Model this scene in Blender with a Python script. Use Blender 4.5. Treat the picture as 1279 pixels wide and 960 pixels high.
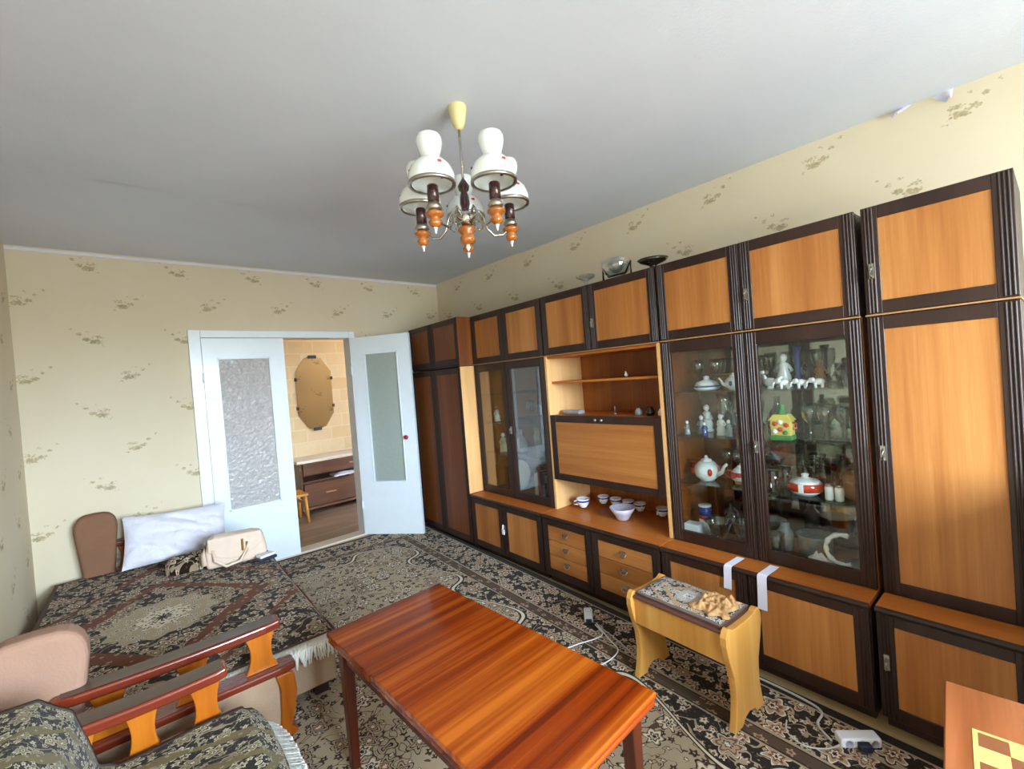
import bpy, math, random
from mathutils import Vector, Matrix, noise as mnoise
random.seed(7)
PI = math.pi
SC = bpy.context.scene
COL = SC.collection
for o in list(bpy.data.objects): bpy.data.objects.remove(o)

# ------------------------------------------------------------------ camera
H = 2.52
CAMZ = 1.418
def camera():
    yaw, pitch, roll = math.radians(41.65), math.radians(-0.9), math.radians(-4.41)
    f = Vector((math.sin(yaw)*math.cos(pitch), math.cos(yaw)*math.cos(pitch), math.sin(pitch)))
    r = Vector((math.cos(yaw), -math.sin(yaw), 0)); u = r.cross(f)
    r2 = r*math.cos(roll)+u*math.sin(roll); u2 = -r*math.sin(roll)+u*math.cos(roll)
    cd = bpy.data.cameras.new('camera'); c = bpy.data.objects.new('camera', cd); COL.objects.link(c)
    cd.sensor_fit = 'HORIZONTAL'; cd.sensor_width = 36; cd.lens = 560/1279*36
    cd.clip_start = 0.02
    m = Matrix((r2, u2, -f)).transposed().to_4x4(); m.translation = Vector((0, 0, CAMZ))
    c.matrix_world = m
    SC.camera = c
camera()
# ------------------------------------------------------------------ world, daylight, exposure
w = bpy.data.worlds.new('world'); SC.world = w; w.use_nodes = True
wt_ = w.node_tree; bg = wt_.nodes['Background']
tc = wt_.nodes.new('ShaderNodeTexCoord'); sx_ = wt_.nodes.new('ShaderNodeSeparateXYZ'); wr_ = wt_.nodes.new('ShaderNodeValToRGB')
wt_.links.new(tc.outputs['Generated'], sx_.inputs[0])
mp_ = wt_.nodes.new('ShaderNodeMapRange'); mp_.inputs['From Min'].default_value = -1; mp_.inputs['From Max'].default_value = 1
wt_.links.new(sx_.outputs['Z'], mp_.inputs['Value']); wt_.links.new(mp_.outputs[0], wr_.inputs[0])
# overcast sky brightening to the zenith, pale ground below the horizon
els = [(0.0, (.18, .19, .20, 1)), (.49, (.21, .22, .23, 1)), (.52, (.56, .66, .82, 1)), (.75, (.72, .87, 1.10, 1)), (1.0, (.78, .94, 1.18, 1))]
while len(wr_.color_ramp.elements) < len(els): wr_.color_ramp.elements.new(.5)
for e_, (p_, c_) in zip(wr_.color_ramp.elements, els): e_.position = p_; e_.color = c_
wt_.links.new(wr_.outputs[0], bg.inputs[0])
bg.inputs[1].default_value = SKY = 80.0
def area(name, loc, rot, sx, sy, power, col):
    d = bpy.data.lights.new(name, 'AREA'); d.shape = 'RECTANGLE'; d.size = sx; d.size_y = sy
    d.energy = power; d.color = col
    o = bpy.data.objects.new(name, d); COL.objects.link(o); o.location = loc; o.rotation_euler = rot
    return o
# overcast daylight entering through the window behind the photographer
pt = area('window_portal', (1.12, -1.78, 1.48), (math.radians(90), 0, 0), 2.0, 1.36, 1, (1, 1, 1)); pt.data.cycles.is_portal = True
vs = SC.view_settings
vs.view_transform = 'Standard'; vs.look = 'None'; vs.gamma = 1; vs.use_curve_mapping = False
vs.exposure = 0.36

# ------------------------------------------------------------------ node helpers
def lin(h):
    h = h.lstrip('#'); v = [int(h[i:i+2], 16)/255 for i in (0, 2, 4)]
    return tuple((c/12.92 if c <= .04045 else ((c+.055)/1.055)**2.4) for c in v)+(1,)
class Mat:
    def __init__(s, name):
        s.m = bpy.data.materials.new(name); s.m.use_nodes = True
        s.t = s.m.node_tree; s.N = s.t.nodes; s.N.clear()
        s.out = s.N.new('ShaderNodeOutputMaterial')
    def link(s, a, b): s.t.links.new(a, b)
    def put(s, sock, v):
        if hasattr(v, 'is_linked') or hasattr(v, 'links'): s.link(v, sock)
        elif v is not None: sock.default_value = v
    def math(s, op, a, b=None, c=None, clamp=False):
        n = s.N.new('ShaderNodeMath'); n.operation = op; n.use_clamp = clamp
        for i, v in enumerate((a, b, c)):
            if v is not None: s.put(n.inputs[i], v)
        return n.outputs[0]
    def mix(s, f, a, b):
        n = s.N.new('ShaderNodeMix'); n.data_type = 'RGBA'
        s.put(n.inputs[0], f); s.put(n.inputs[6], a); s.put(n.inputs[7], b)
        return n.outputs[2]
    def obj(s):
        return s.N.new('ShaderNodeTexCoord').outputs['Object']
    def rnd(s): return s.N.new('ShaderNodeObjectInfo').outputs['Random']
    def sep(s, v):
        n = s.N.new('ShaderNodeSeparateXYZ'); s.link(v, n.inputs[0]); return n.outputs
    def comb(s, x, y, z):
        n = s.N.new('ShaderNodeCombineXYZ')
        for i, v in enumerate((x, y, z)): s.put(n.inputs[i], v)
        return n.outputs[0]
    def vadd(s, a, b):
        n = s.N.new('ShaderNodeVectorMath'); n.operation = 'ADD'; s.put(n.inputs[0], a); s.put(n.inputs[1], b); return n.outputs[0]
    def vmul(s, a, b):
        n = s.N.new('ShaderNodeVectorMath'); n.operation = 'MULTIPLY'; s.put(n.inputs[0], a); s.put(n.inputs[1], b); return n.outputs[0]
    def noise(s, v, scale, detail=3, rough=.5, dist=0, color=False):
        n = s.N.new('ShaderNodeTexNoise'); s.put(n.inputs['Vector'], v)
        n.inputs['Scale'].default_value = scale; n.inputs['Detail'].default_value = detail
        n.inputs['Roughness'].default_value = rough; n.inputs['Distortion'].default_value = dist
        return n.outputs['Color' if color else 'Fac']
    def voro(s, v, scale, rand=1.0):
        n = s.N.new('ShaderNodeTexVoronoi'); s.put(n.inputs['Vector'], v); n.inputs['Scale'].default_value = scale
        n.inputs['Randomness'].default_value = rand
        return n.outputs['Distance'], n.outputs['Color']
    def ramp(s, f, stops, const=False):
        n = s.N.new('ShaderNodeValToRGB'); s.put(n.inputs[0], f); r = n.color_ramp
        if const: r.interpolation = 'CONSTANT'
        while len(r.elements) < len(stops): r.elements.new(.5)
        for e, (p, c) in zip(r.elements, stops):
            e.position = p; e.color = lin(c) if isinstance(c, str) else c
        return n.outputs[0]
    def bump(s, h, strength=.3, dist=.01):
        n = s.N.new('ShaderNodeBump'); n.inputs['Strength'].default_value = strength; n.inputs['Distance'].default_value = dist
        s.link(h, n.inputs['Height']); return n.outputs[0]
    def bsdf(s, color, rough=.5, spec=.5, metal=0, coat=0, coat_rough=.1, normal=None, trans=0, sheen=0, sss=0):
        n = s.N.new('ShaderNodeBsdfPrincipled')
        s.put(n.inputs['Base Color'], color); s.put(n.inputs['Roughness'], rough)
        n.inputs['Specular IOR Level'].default_value = spec; n.inputs['Metallic'].default_value = metal
        n.inputs['Coat Weight'].default_value = coat; n.inputs['Coat Roughness'].default_value = coat_rough
        n.inputs['Transmission Weight'].default_value = trans; n.inputs['Sheen Weight'].default_value = sheen
        if normal is not None: s.link(normal, n.inputs['Normal'])
        s.link(n.outputs[0], s.out.inputs[0]); return n
def plain(name, hexc, rough=.5, metal=0, var=.08, coat=0, scale=8, bump=0, spec=.5, sheen=0):
    m = Mat(name); v = m.obj(); c = lin(hexc)
    n = m.noise(v, scale, 4, .6)
    d = tuple(x*(1-var) for x in c[:3])+(1,); l = tuple(min(1, x*(1+var)) for x in c[:3])+(1,)
    col = m.ramp(n, [(.3, d), (.7, l)])
    nm = m.bump(m.noise(v, scale*12, 3), bump, .004) if bump else None
    m.bsdf(col, rough, spec, metal, coat, normal=nm, sheen=sheen); return m.m
def wood(name, dark, mid, light, axis='z', fine=60, stretch=.04, rough=.35, coat=.3, broad=4, coat_rough=.12, contrast=1, spec=.5):
    m = Mat(name); v = m.obj()
    r = m.rnd(); off = m.comb(m.math('MULTIPLY', r, 13.7), m.math('MULTIPLY', r, 7.3), m.math('MULTIPLY', r, 3.1))
    v = m.vadd(v, off)
    sc = {'x': (stretch, 1, 1), 'y': (1, stretch, 1), 'z': (1, 1, stretch)}[axis]
    vm = m.vmul(v, sc)
    b = m.noise(vm, broad, 3, .55, .4); f = m.noise(vm, fine, 4, .65)
    t = m.math('ADD', m.math('MULTIPLY', b, .68), m.math('MULTIPLY', f, .32))
    lo, hi = .5-.16/contrast, .5+.16/contrast
    col = m.ramp(t, [(lo, dark), (.5, mid), (hi, light)])
    m.bsdf(col, m.math('ADD', m.math('MULTIPLY', f, .12), rough-.06), spec, 0, coat, coat_rough, m.bump(f, .06, .002))
    return m.m
M = {}
M['panel'] = wood('veneer', '#985A28', '#AE6E36', '#C28448', 'z', 70, .035, .42, .1, 7, .3, 1, .3)
M['panel_h'] = wood('veneer_cross', '#985A28', '#AE6E36', '#C28448', 'y', 70, .035, .42, .1, 7, .3, 1, .3)
M['board'] = wood('veneer_board', '#A0541E', '#B26428', '#C07636', 'y', 60, .04, .4, .05, 5, .2, 1, .2)
M['side'] = wood('oak_side', '#D29A60', '#E2AE72', '#ECBE86', 'z', 50, .05, .45, .1, 5, .3, 1, .3)
M['inner'] = wood('inner_veneer', '#7E3E16', '#92501E', '#A86428', 'z', 60, .05, .4, .1, 9, .3, 1, .3)
M['frame'] = wood('dark_stained', '#24130C', '#2F1B13', '#39241B', 'z', 90, .03, .42, .05, 6, .3, 1, .4)
M['edge'] = plain('tan_edging', '#A8794E', .5)
M['table'] = wood('mahogany', '#420F02', '#7C2C05', '#B05A16', 'x', 34, .025, .22, .35, 13, .05, 1.0, .25)
M['tableleg'] = wood('mahogany_leg', '#340E04', '#4C1A08', '#5E240C', 'z', 60, .05, .3, .2, 4, .12, 1, .3)
M['arm'] = wood('amber_wood', '#8A420A', '#A65812', '#BA6C1C', 'z', 40, .08, .3, .3, 6, .08, 1, .3)
M['armred'] = wood('red_wood', '#5A1E10', '#752A15', '#8C3A1C', 'x', 50, .05, .25, .6, 6, .06)
M['armtop'] = wood('brown_rail_top', '#47352B', '#544036', '#5E4A3E', 'x', 60, .06, .4, .3, 6)
M['pine'] = wood('pine', '#BA7C34', '#CC9044', '#DAA256', 'z', 36, .06, .36, .15, 6, .2, 1, .4)
M['seat_edge'] = plain('brown_edge', '#5E3B32', .45)
M['parquet'] = wood('parquet', '#A58A5E', '#B89C6E', '#C8AE80', 'y', 30, .05, .4, .2)
M['hallfloor'] = wood('hall_floor', '#6A5444', '#84705C', '#9E8872', 'x', 20, .15, .35, .2, 5)
M['white'] = plain('white_paint', '#E8EFF5', .32, 0, .02, .2)
M['whitem'] = plain('white_plastic', '#E8E8EE', .35, 0, .02)
M['paper'] = plain('paper', '#E4E0EC', .8, 0, .03)
M['cable'] = plain('cable', '#B9B4AE', .5)
M['black'] = plain('black_plastic', '#17141A', .5)
M['steel'] = plain('tarnished_metal', '#B4AFA6', .28, 1, .1)
M['chrome'] = plain('chrome', '#C8C4BC', .16, 1, .05)
M['gold'] = plain('gilt', '#C49A45', .3, 1, .05)
M['red'] = plain('red_plastic', '#B01020', .3, 0, .05, .3)
M['beige_fab'] = plain('beige_fabric', '#A88A70', .95, 0, .06, 0, 12, .3, .1, 0)
M['tan_fab'] = plain('tan_fabric', '#A07C68', .95, 0, .05, 0, 12, .3, .1, 0)
M['tan_fab_shaded'] = plain('tan_fabric_shaded', '#86604A', .95, 0, .05, 0, 12, .3, .1, 0)  # darker copy of the tan fabric, the far pad's shade put into its colour
M['cream_pl'] = plain('cream_plastic', '#E6D89A', .35, 0, .03, .2)
M['opal'] = plain('opal_glass', '#F2F4F2', .16, 0, .02, .5)
M['amber'] = plain('amber_wood_turned', '#AE6424', .2, 0, .35, .6, 40)
M['plum'] = plain('plum_wood', '#3A1A1C', .25, 0, .15, .5)
M['porcelain'] = plain('porcelain', '#F0EEF0', .15, 0, .02, .5)
M['lilac'] = plain('lilac_glaze', '#C4BECE', .15, 0, .15, .5, 60)
M['greyglaze'] = plain('grey_glaze', '#8E9296', .2, 0, .2, .4, 30)
M['blue'] = plain('cobalt', '#2A3F8C', .25, 0, .15, .4)
M['redglaze'] = plain('red_glaze', '#C8301E', .2, 0, .1, .4)
M['green'] = plain('green_paint', '#3F8040', .4, 0, .1)
M['yellow'] = plain('yellow_paint', '#D8C060', .4, 0, .15)
M['navy'] = plain('navy_leather', '#1E2338', .45)
M['bag'] = plain('cream_leather', '#DDC4AE', .42, 0, .04, .1, 20, .1)
M['darkitem'] = plain('dark_glass_bottle', '#241C18', .15, 0, .1, .4)
M['book_r'] = plain('book_red', '#8A2028', .6)
M['book_w'] = plain('book_cream', '#C8BEA8', .6)
M['book_b'] = plain('book_blue', '#3A4A62', .6)
M['fringe'] = plain('fringe', '#EFE9DE', .95, 0, .05, 0, 30)
M['bind'] = plain('rug_binding', '#5B3226', .95)
M['vanity'] = wood('vanity_wood', '#4A2C1C', '#5C3A26', '#6E4A32', 'x', 50, .05, .35, .3)
M['light_top'] = plain('vanity_top', '#D8CCBC', .3, 0, .04, .3)

def glassy(name, tint, base=.06, gloss=.35, rough=.02):
    m = Mat(name); tr = m.N.new('ShaderNodeBsdfTransparent'); tr.inputs[0].default_value = tint
    gl = m.N.new('ShaderNodeBsdfGlossy'); gl.inputs['Roughness'].default_value = rough; gl.inputs[0].default_value = (1, 1, 1, 1)
    lw = m.N.new('ShaderNodeLayerWeight'); lw.inputs[0].default_value = .35
    f = m.math('ADD', m.math('MULTIPLY', lw.outputs['Facing'], gloss), base, clamp=True)
    mx = m.N.new('ShaderNodeMixShader'); m.link(f, mx.inputs[0]); m.link(tr.outputs[0], mx.inputs[1]); m.link(gl.outputs[0], mx.inputs[2])
    m.link(mx.outputs[0], m.out.inputs[0]); return m.m
M['pane'] = glassy('clear_pane', (.93, .96, .94, 1), .03, .3)
M['crystal'] = glassy('crystal', (.72, .76, .76, 1), .10, .75, .05)
M['amberglass'] = glassy('amber_glass', (.40, .25, .10, 1), .08, .5)
M['shelfglass'] = glassy('shelf_glass', (.80, .88, .84, 1), .06, .4)
def mirror(name, col, rough=.03):
    m = Mat(name); m.bsdf(m.ramp(m.noise(m.obj(), 3, 2), [(.3, tuple(c*.92 for c in col)+(1,)), (.7, col+(1,))]), rough, .5, 1); return m.m
M['mirror'] = mirror('mirror_back', (.42, .43, .42), .05)
M['hallmirror'] = mirror('hall_mirror', (.80, .76, .68))
def frosted(name, tint, scale, strength, trans=.55, rough=.18):
    m = Mat(name); v = m.obj(); n = m.noise(v, scale, 2, .6, 1.5); d, _ = m.voro(v, scale*.8)
    h = m.math('ADD', n, d)
    m.bsdf(m.mix(m.math('MULTIPLY', n, .5), tint, tuple(x*.7 for x in tint[:3])+(1,)), rough, .5, 0, 0, normal=m.bump(h, strength, .006), trans=trans)
    return m.m
M['frost_a'] = frosted('patterned_glass', (.72, .68, .66, 1), 40, 1.0, .35)
M['frost_b'] = frosted('ribbed_glass', (.62, .70, .64, 1), 30, .2, .45, .3)

# wallpaper: printed sprigs on a cream ground
def wallpaper(name, ax, o, per, base='#DCCDAF'):
    m = Mat(name); s = m.sep(m.obj()); u, z = s[ax], s[2]
    ground = m.ramp(m.noise(m.obj(), 1.7, 4, .6), [(.3, base), (.7, '#E0D2B8')])
    tot = None
    for (du, dz, sg) in ((0, 0, -1), (.335*per, -.5*per, 1)):
        a = m.math('SUBTRACT', m.math('PINGPONG', 0, 1), 0) if False else None
        uu = m.math('SUBTRACT', m.math('FLOORED_MODULO', m.math('SUBTRACT', u, o[0]+du-per/2), per), per/2)
        zz = m.math('SUBTRACT', m.math('FLOORED_MODULO', m.math('SUBTRACT', z, o[1]+dz-per/2), per), per/2)
        uu = m.math('MULTIPLY', uu, sg)
        dens = None
        # (cx, cz, rx, rz, weight)
        for cx, cz, rx, rz, wt in ((-.005, -.005, .055, .026, 1.0), (.04, .012, .032, .020, .95), (-.02, .028, .05, .022, .7), (.075, .05, .022, .016, .85), (.03, .07, .02, .014, .6), (.115, .085, .016, .012, .75), (-.05, -.03, .022, .014, .6)):
            e = m.math('ADD', m.math('POWER', m.math('DIVIDE', m.math('SUBTRACT', uu, cx), rx), 2), m.math('POWER', m.math('DIVIDE', m.math('SUBTRACT', zz, cz), rz), 2))
            g = m.math('MULTIPLY', m.math('SUBTRACT', 1, e, clamp=True), wt)
            dens = g if dens is None else m.math('MAXIMUM', dens, g)
        tot = dens if tot is None else m.math('MAXIMUM', tot, dens)
    vv = m.vmul(m.obj(), (1, 1, 1.3))
    d, c = m.voro(vv, 85)
    leaf = m.math('SUBTRACT', m.math('MULTIPLY', tot, 1.15), d)
    fac = m.math('MULTIPLY', leaf, 2.2, clamp=True)
    n = m.noise(m.obj(), 38, 2)
    lc = m.ramp(n, [(.35, '#968A66'), (.5, '#AC9C74'), (.62, '#B69C7C'), (.7, '#C6B08C')])
    col = m.mix(m.math('MULTIPLY', fac, .85), ground, lc)
    m.bsdf(col, .85, .25, normal=m.bump(m.noise(m.obj(), 160, 3), .12, .002)); return m.m
M['wp_back'] = wallpaper('sprig_wallpaper_back', 0, (-.07, 2.41), .515)
M['wp_side'] = wallpaper('sprig_wallpaper_side', 1, (.11, 2.40), .54)
def ceilmat():
    m = Mat('whitewash'); v = m.obj()
    c = m.ramp(m.noise(v, 1.3, 4, .6), [(.3, '#D9DCE6'), (.7, '#E1E4EE')])
    m.bsdf(c, .9, .2, normal=m.bump(m.noise(v, 90, 4, .7), .35, .004)); return m.m
M['ceiling'] = ceilmat()
def stonepaper():
    m = Mat('stone_block_wallpaper'); s = m.sep(m.obj())
    v = m.comb(s[0], s[2], 0)
    b = m.N.new('ShaderNodeTexBrick'); m.link(v, b.inputs[0]); b.inputs['Scale'].default_value = 1
    b.inputs['Color1'].default_value = lin('#CDB288'); b.inputs['Color2'].default_value = lin('#DAC6A2'); b.inputs['Mortar'].default_value = lin('#DCCBA8')
    b.inputs['Brick Width'].default_value = .30; b.inputs['Row Height'].default_value = .16; b.inputs['Mortar Size'].default_value = .012; b.inputs['Mortar Smooth'].default_value = 1
    n = m.noise(m.obj(), 9, 4, .65)
    c = m.mix(m.math('MULTIPLY', n, .55), b.outputs[0], lin('#BFA276'))
    m.bsdf(c, .8, .25); return m.m
M['stone'] = stonepaper()

def rugmat(name, hw, hl, mode='rug', k=1.0, pal=None, uv=False, off=(0, 0)):
    P = dict(dark='#1F1815', beige='#AA9478', light='#DECEB6', rust='#7A4630', brown='#54402F', field='#B29E82')
    if pal: P.update(pal)
    cD, cB, cL, cR, cM, cF = (lin(P[q]) for q in ('dark', 'beige', 'light', 'rust', 'brown', 'field'))
    m = Mat(name); v = m.N.new('ShaderNodeTexCoord').outputs['UV'] if uv else m.obj(); s = m.sep(v)
    au = m.math('ABSOLUTE', s[0]); av = m.math('ABSOLUTE', s[1])
    d = m.math('MINIMUM', m.math('SUBTRACT', hw, au), m.math('SUBTRACT', hl, av))
    q = m.comb(au, av, 0)
    wob = m.vmul(m.vadd(m.noise(q, 22*k, 2, color=True), (-.5, -.5, -.5)), (.03/k, .03/k, 0))
    q2 = m.vadd(q, wob)
    def flowers(scale, petals, rad, rand):
        n = m.N.new('ShaderNodeTexVoronoi'); n.voronoi_dimensions = '2D'; m.put(n.inputs['Vector'], q2); n.inputs['Scale'].default_value = scale; n.inputs['Randomness'].default_value = rand
        df = m.vadd(q2, m.vmul(n.outputs['Position'], (-1, -1, -1))); e = m.sep(df)
        th = m.math('ARCTAN2', e[1], e[0])
        r = m.math('ADD', .8, m.math('MULTIPLY', m.math('COSINE', m.math('MULTIPLY', th, petals)), .2))
        cs = m.sep(n.outputs['Color'])
        rr = m.math('MULTIPLY', m.math('ADD', .75, m.math('MULTIPLY', cs[1], .35)), rad)
        return m.math('DIVIDE', n.outputs['Distance'], m.math('MULTIPLY', r, rr)), cs
    t1, c1 = flowers(7.5*k, 6, .46, .8)
    t2, c2 = flowers(18*k, 5, .44, .85)
    t3, c3 = flowers(40*k, 3, .42, 1)
    n1 = m.noise(q, 8*k, 2, .5, 1.2)
    vine = m.math('LESS_THAN', m.math('ABSOLUTE', m.math('SUBTRACT', n1, .5)), .02)
    def over(base, t, stops, cell, alt):
        a = m.ramp(t, stops, True); b = m.ramp(t, alt, True)
        return m.mix(m.math('LESS_THAN', t, 1), base, m.mix(m.math('GREATER_THAN', cell, .55), a, b))
    # dark ground with pale flowers
    bd = over(m.mix(m.math('LESS_THAN', t3, .55), cD, cM), t2, [(0, cR), (.28, cL), (.55, cB), (.8, cD)], c2[0], [(0, cD), (.25, cB), (.6, cL), (.78, cD)])
    bd = m.mix(vine, bd, cB)
    bd = over(bd, t1, [(0, cD), (.16, cL), (.3, cR), (.48, cB), (.72, cL), (.85, cD)], c1[0], [(0, cL), (.2, cD), (.3, cB), (.55, cR), (.7, cB), (.86, cL), (.93, cD)])
    # beige ground with outlined flowers
    fd = over(cF, t2, [(0, cF), (.2, cD), (.55, cM), (.8, cF)], c2[0], [(0, cL), (.3, cM), (.5, cF), (.9, cF)])
    fd = m.mix(m.math('LESS_THAN', m.math('ABSOLUTE', m.math('SUBTRACT', n1, .5)), .012), fd, cM)
    fd = over(fd, t1, [(0, cD), (.18, cL), (.3, cM), (.5, cL), (.75, cB), (.86, cD)], c1[0], [(0, cL), (.2, cR), (.34, cB), (.5, cD), (.62, cB), (.88, cD)])
    if mode == 'rug':
        wav = m.math('ADD', .47, m.math('MULTIPLY', m.math('SINE', m.math('MULTIPLY', m.math('ADD', au, av), 9)), .075))
        e = m.math('SUBTRACT', d, wav)
        inner = m.mix(m.math('GREATER_THAN', e, 0), bd, fd)
        inner = m.mix(m.math('LESS_THAN', m.math('ABSOLUTE', e), .016), inner, cD)
        inner = m.mix(m.math('LESS_THAN', m.math('ABSOLUTE', e), .007), inner, cL)
        stripe = m.mix(m.math('LESS_THAN', t2, .8), cM, m.mix(m.math('LESS_THAN', t2, .4), cB, cR))
        seq = [(.355, cB), (.347, cD), (.340, stripe), (.290, cD), (.284, cB), (.272, bd), (.045, cB), (.036, cD)]
        col = inner
        for lim, cc in seq: col = m.mix(m.math('LESS_THAN', d, lim), col, cc)
    else:
        mu = m.math('ABSOLUTE', m.math('SUBTRACT', s[0], off[0])); mv = m.math('ABSOLUTE', m.math('SUBTRACT', s[1], off[1]))
        ms = m.math('SUBTRACT', s[0], off[0]); mt_ = m.math('SUBTRACT', s[1], off[1])
        wv = m.math('MULTIPLY', m.math('SINE', m.math('MULTIPLY', m.math('ADD', au, av), 40*k)), .03)
        dia = m.math('ADD', m.math('ADD', m.math('DIVIDE', mu, hw*.85), m.math('DIVIDE', mv, hl*.62)), wv)
        lob = m.math('MULTIPLY', m.math('SINE', m.math('MULTIPLY', m.math('ARCTAN2', mt_, ms), 12)), .07)
        rad = m.math('ADD', m.math('SQRT', m.math('ADD', m.math('POWER', m.math('DIVIDE', mu, hw*.40), 2), m.math('POWER', m.math('DIVIDE', mv, hl*.25), 2))), lob)
        col = bd
        rust = m.mix(m.math('LESS_THAN', t2, .45), cR, cB)
        band = m.math('LESS_THAN', m.math('ABSOLUTE', m.math('SUBTRACT', dia, .92)), .085)
        col = m.mix(band, col, rust)
        band = m.math('LESS_THAN', m.math('ABSOLUTE', m.math('SUBTRACT', dia, 1.55)), .06)
        col = m.mix(band, col, rust)
        med = m.mix(m.math('LESS_THAN', t2, 1), cF, m.ramp(t2, [(0, cD), (.3, cL), (.6, cM), (.8, cL)], True))
        col = m.mix(m.math('LESS_THAN', rad, 1.0), col, med)
        col = m.mix(m.math('LESS_THAN', rad, .5), col, m.mix(m.math('LESS_THAN', t3, .8), cL, cM))
        col = m.mix(m.math('LESS_THAN', rad, .13), col, cD)
        col = m.mix(m.math('LESS_THAN', d, .02), col, cM)
    fz = m.noise(v, 350, 2)
    col = m.mix(m.math('MULTIPLY', m.noise(v, 60, 3), .2), col, lin(P['brown']))
    m.bsdf(col, .95, .1, normal=m.bump(fz, .5, .004), sheen=.08); return m.m

# ------------------------------------------------------------------ mesh helpers
class MB:
    def __init__(s): s.v = []; s.f = []; s.sm = []
    def add(s, vs, fs, smooth=False):
        b = len(s.v); s.v += [tuple(p) for p in vs]; s.f += [tuple(b+i for i in f) for f in fs]; s.sm += [smooth]*len(fs); return s
    def box(s, x0, x1, y0, y1, z0, z1):
        if x0 > x1: x0, x1 = x1, x0
        if y0 > y1: y0, y1 = y1, y0
        if z0 > z1: z0, z1 = z1, z0
        return s.add([(x0, y0, z0), (x1, y0, z0), (x1, y1, z0), (x0, y1, z0), (x0, y0, z1), (x1, y0, z1), (x1, y1, z1), (x0, y1, z1)],
                     [(3, 2, 1, 0), (4, 5, 6, 7), (0, 1, 5, 4), (1, 2, 6, 5), (2, 3, 7, 6), (3, 0, 4, 7)])
    def lathe(s, prof, n=20, c=(0, 0, 0), cap=True):
        vs = []; fs = []
        for r, z in prof:
            for i in range(n):
                a = 2*PI*i/n; vs.append((c[0]+r*math.cos(a), c[1]+r*math.sin(a), c[2]+z))
        for k in range(len(prof)-1):
            for i in range(n):
                j = (i+1) % n; fs.append((k*n+i, k*n+j, (k+1)*n+j, (k+1)*n+i))
        if cap:
            if prof[0][0] > 1e-4: fs.append(tuple(range(n-1, -1, -1)))
            if prof[-1][0] > 1e-4: fs.append(tuple((len(prof)-1)*n+i for i in range(n)))
        return s.add(vs, fs, True)
    def tube(s, pts, r, n=8, cap=True):
        pts = [Vector(p) for p in pts]; rs = r if isinstance(r, (list, tuple)) else [r]*len(pts)
        vs = []; fs = []; up = Vector((0, 0, 1))
        for k, p in enumerate(pts):
            t = (pts[min(k+1, len(pts)-1)]-pts[max(k-1, 0)]).normalized()
            a = t.cross(up if abs(t.z) < .95 else Vector((1, 0, 0))).normalized(); b = t.cross(a)
            for i in range(n):
                g = 2*PI*i/n; vs.append(p+(a*math.cos(g)+b*math.sin(g))*rs[k])
        for k in range(len(pts)-1):
            for i in range(n):
                j = (i+1) % n; fs.append((k*n+i, k*n+j, (k+1)*n+j, (k+1)*n+i))
        if cap: fs += [tuple(range(n-1, -1, -1)), tuple((len(pts)-1)*n+i for i in range(n))]
        return s.add(vs, fs, True)
    def prism(s, poly, axis, a, b, smooth=False):
        """extrude 2-D polygon along axis from a to b. axis y: poly is (x,z); axis x: (y,z); axis z: (x,y)"""
        def P(p, t): return {'y': (p[0], t, p[1]), 'x': (t, p[0], p[1]), 'z': (p[0], p[1], t)}[axis]
        n = len(poly); vs = [P(p, a) for p in poly]+[P(p, b) for p in poly]
        fs = [tuple(range(n)), tuple(range(2*n-1, n-1, -1))]+[(i, i+n, (i+1) % n+n, (i+1) % n) for i in range(n)]
        return s.add(vs, fs, smooth)
    def grid(s, fn, nu, nv, smooth=True):
        vs = [fn(i/nu, j/nv) for j in range(nv+1) for i in range(nu+1)]
        fs = [(j*(nu+1)+i, j*(nu+1)+i+1, (j+1)*(nu+1)+i+1, (j+1)*(nu+1)+i) for j in range(nv) for i in range(nu)]
        return s.add(vs, fs, smooth)
    def ell(s, c, r, nu=14, nv=9):
        pr = [(max(1e-5, math.sin(PI*k/nv)), -math.cos(PI*k/nv)) for k in range(nv+1)]
        b = len(s.v); s.lathe(pr, nu, cap=False)
        for i in range(b, len(s.v)):
            p = s.v[i]; s.v[i] = (c[0]+p[0]*r[0], c[1]+p[1]*r[1], c[2]+p[2]*r[2])
        return s
    def mesh(s, name):
        me = bpy.data.meshes.new(name); me.from_pydata(s.v, [], s.f); me.update()
        me.polygons.foreach_set('use_smooth', s.sm)
        import bmesh
        bm = bmesh.new(); bm.from_mesh(me); bmesh.ops.recalc_face_normals(bm, faces=bm.faces); bm.to_mesh(me); bm.free()
        return me
    def build(s, name, mat, parent=None, bevel=0, seg=2, label=None, sub=0):
        me = s.mesh(name); me.materials.append(M[mat] if isinstance(mat, str) else mat)
        o = bpy.data.objects.new(name, me); COL.objects.link(o)
        if parent is not None: o.parent = parent
        if bevel:
            b = o.modifiers.new('bevel', 'BEVEL'); b.width = bevel; b.segments = seg; b.limit_method = 'ANGLE'; b.angle_limit = .6
        if sub:
            b = o.modifiers.new('subd', 'SUBSURF'); b.levels = sub; b.render_levels = sub
        if label: o['label'] = label
        return o
def tag(o, label, cat, group=None, kind=None):
    o['label'] = label; o['category'] = cat
    if group: o['group'] = group
    if kind: o['kind'] = kind
    return o
def thing(name, label, cat, loc=(0, 0, 0), rz=0, group=None, kind=None):
    o = bpy.data.objects.new(name, None); COL.objects.link(o); o.empty_display_size = .05
    o.location = loc; o.rotation_euler = (0, 0, rz); return tag(o, label, cat, group, kind)
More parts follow.
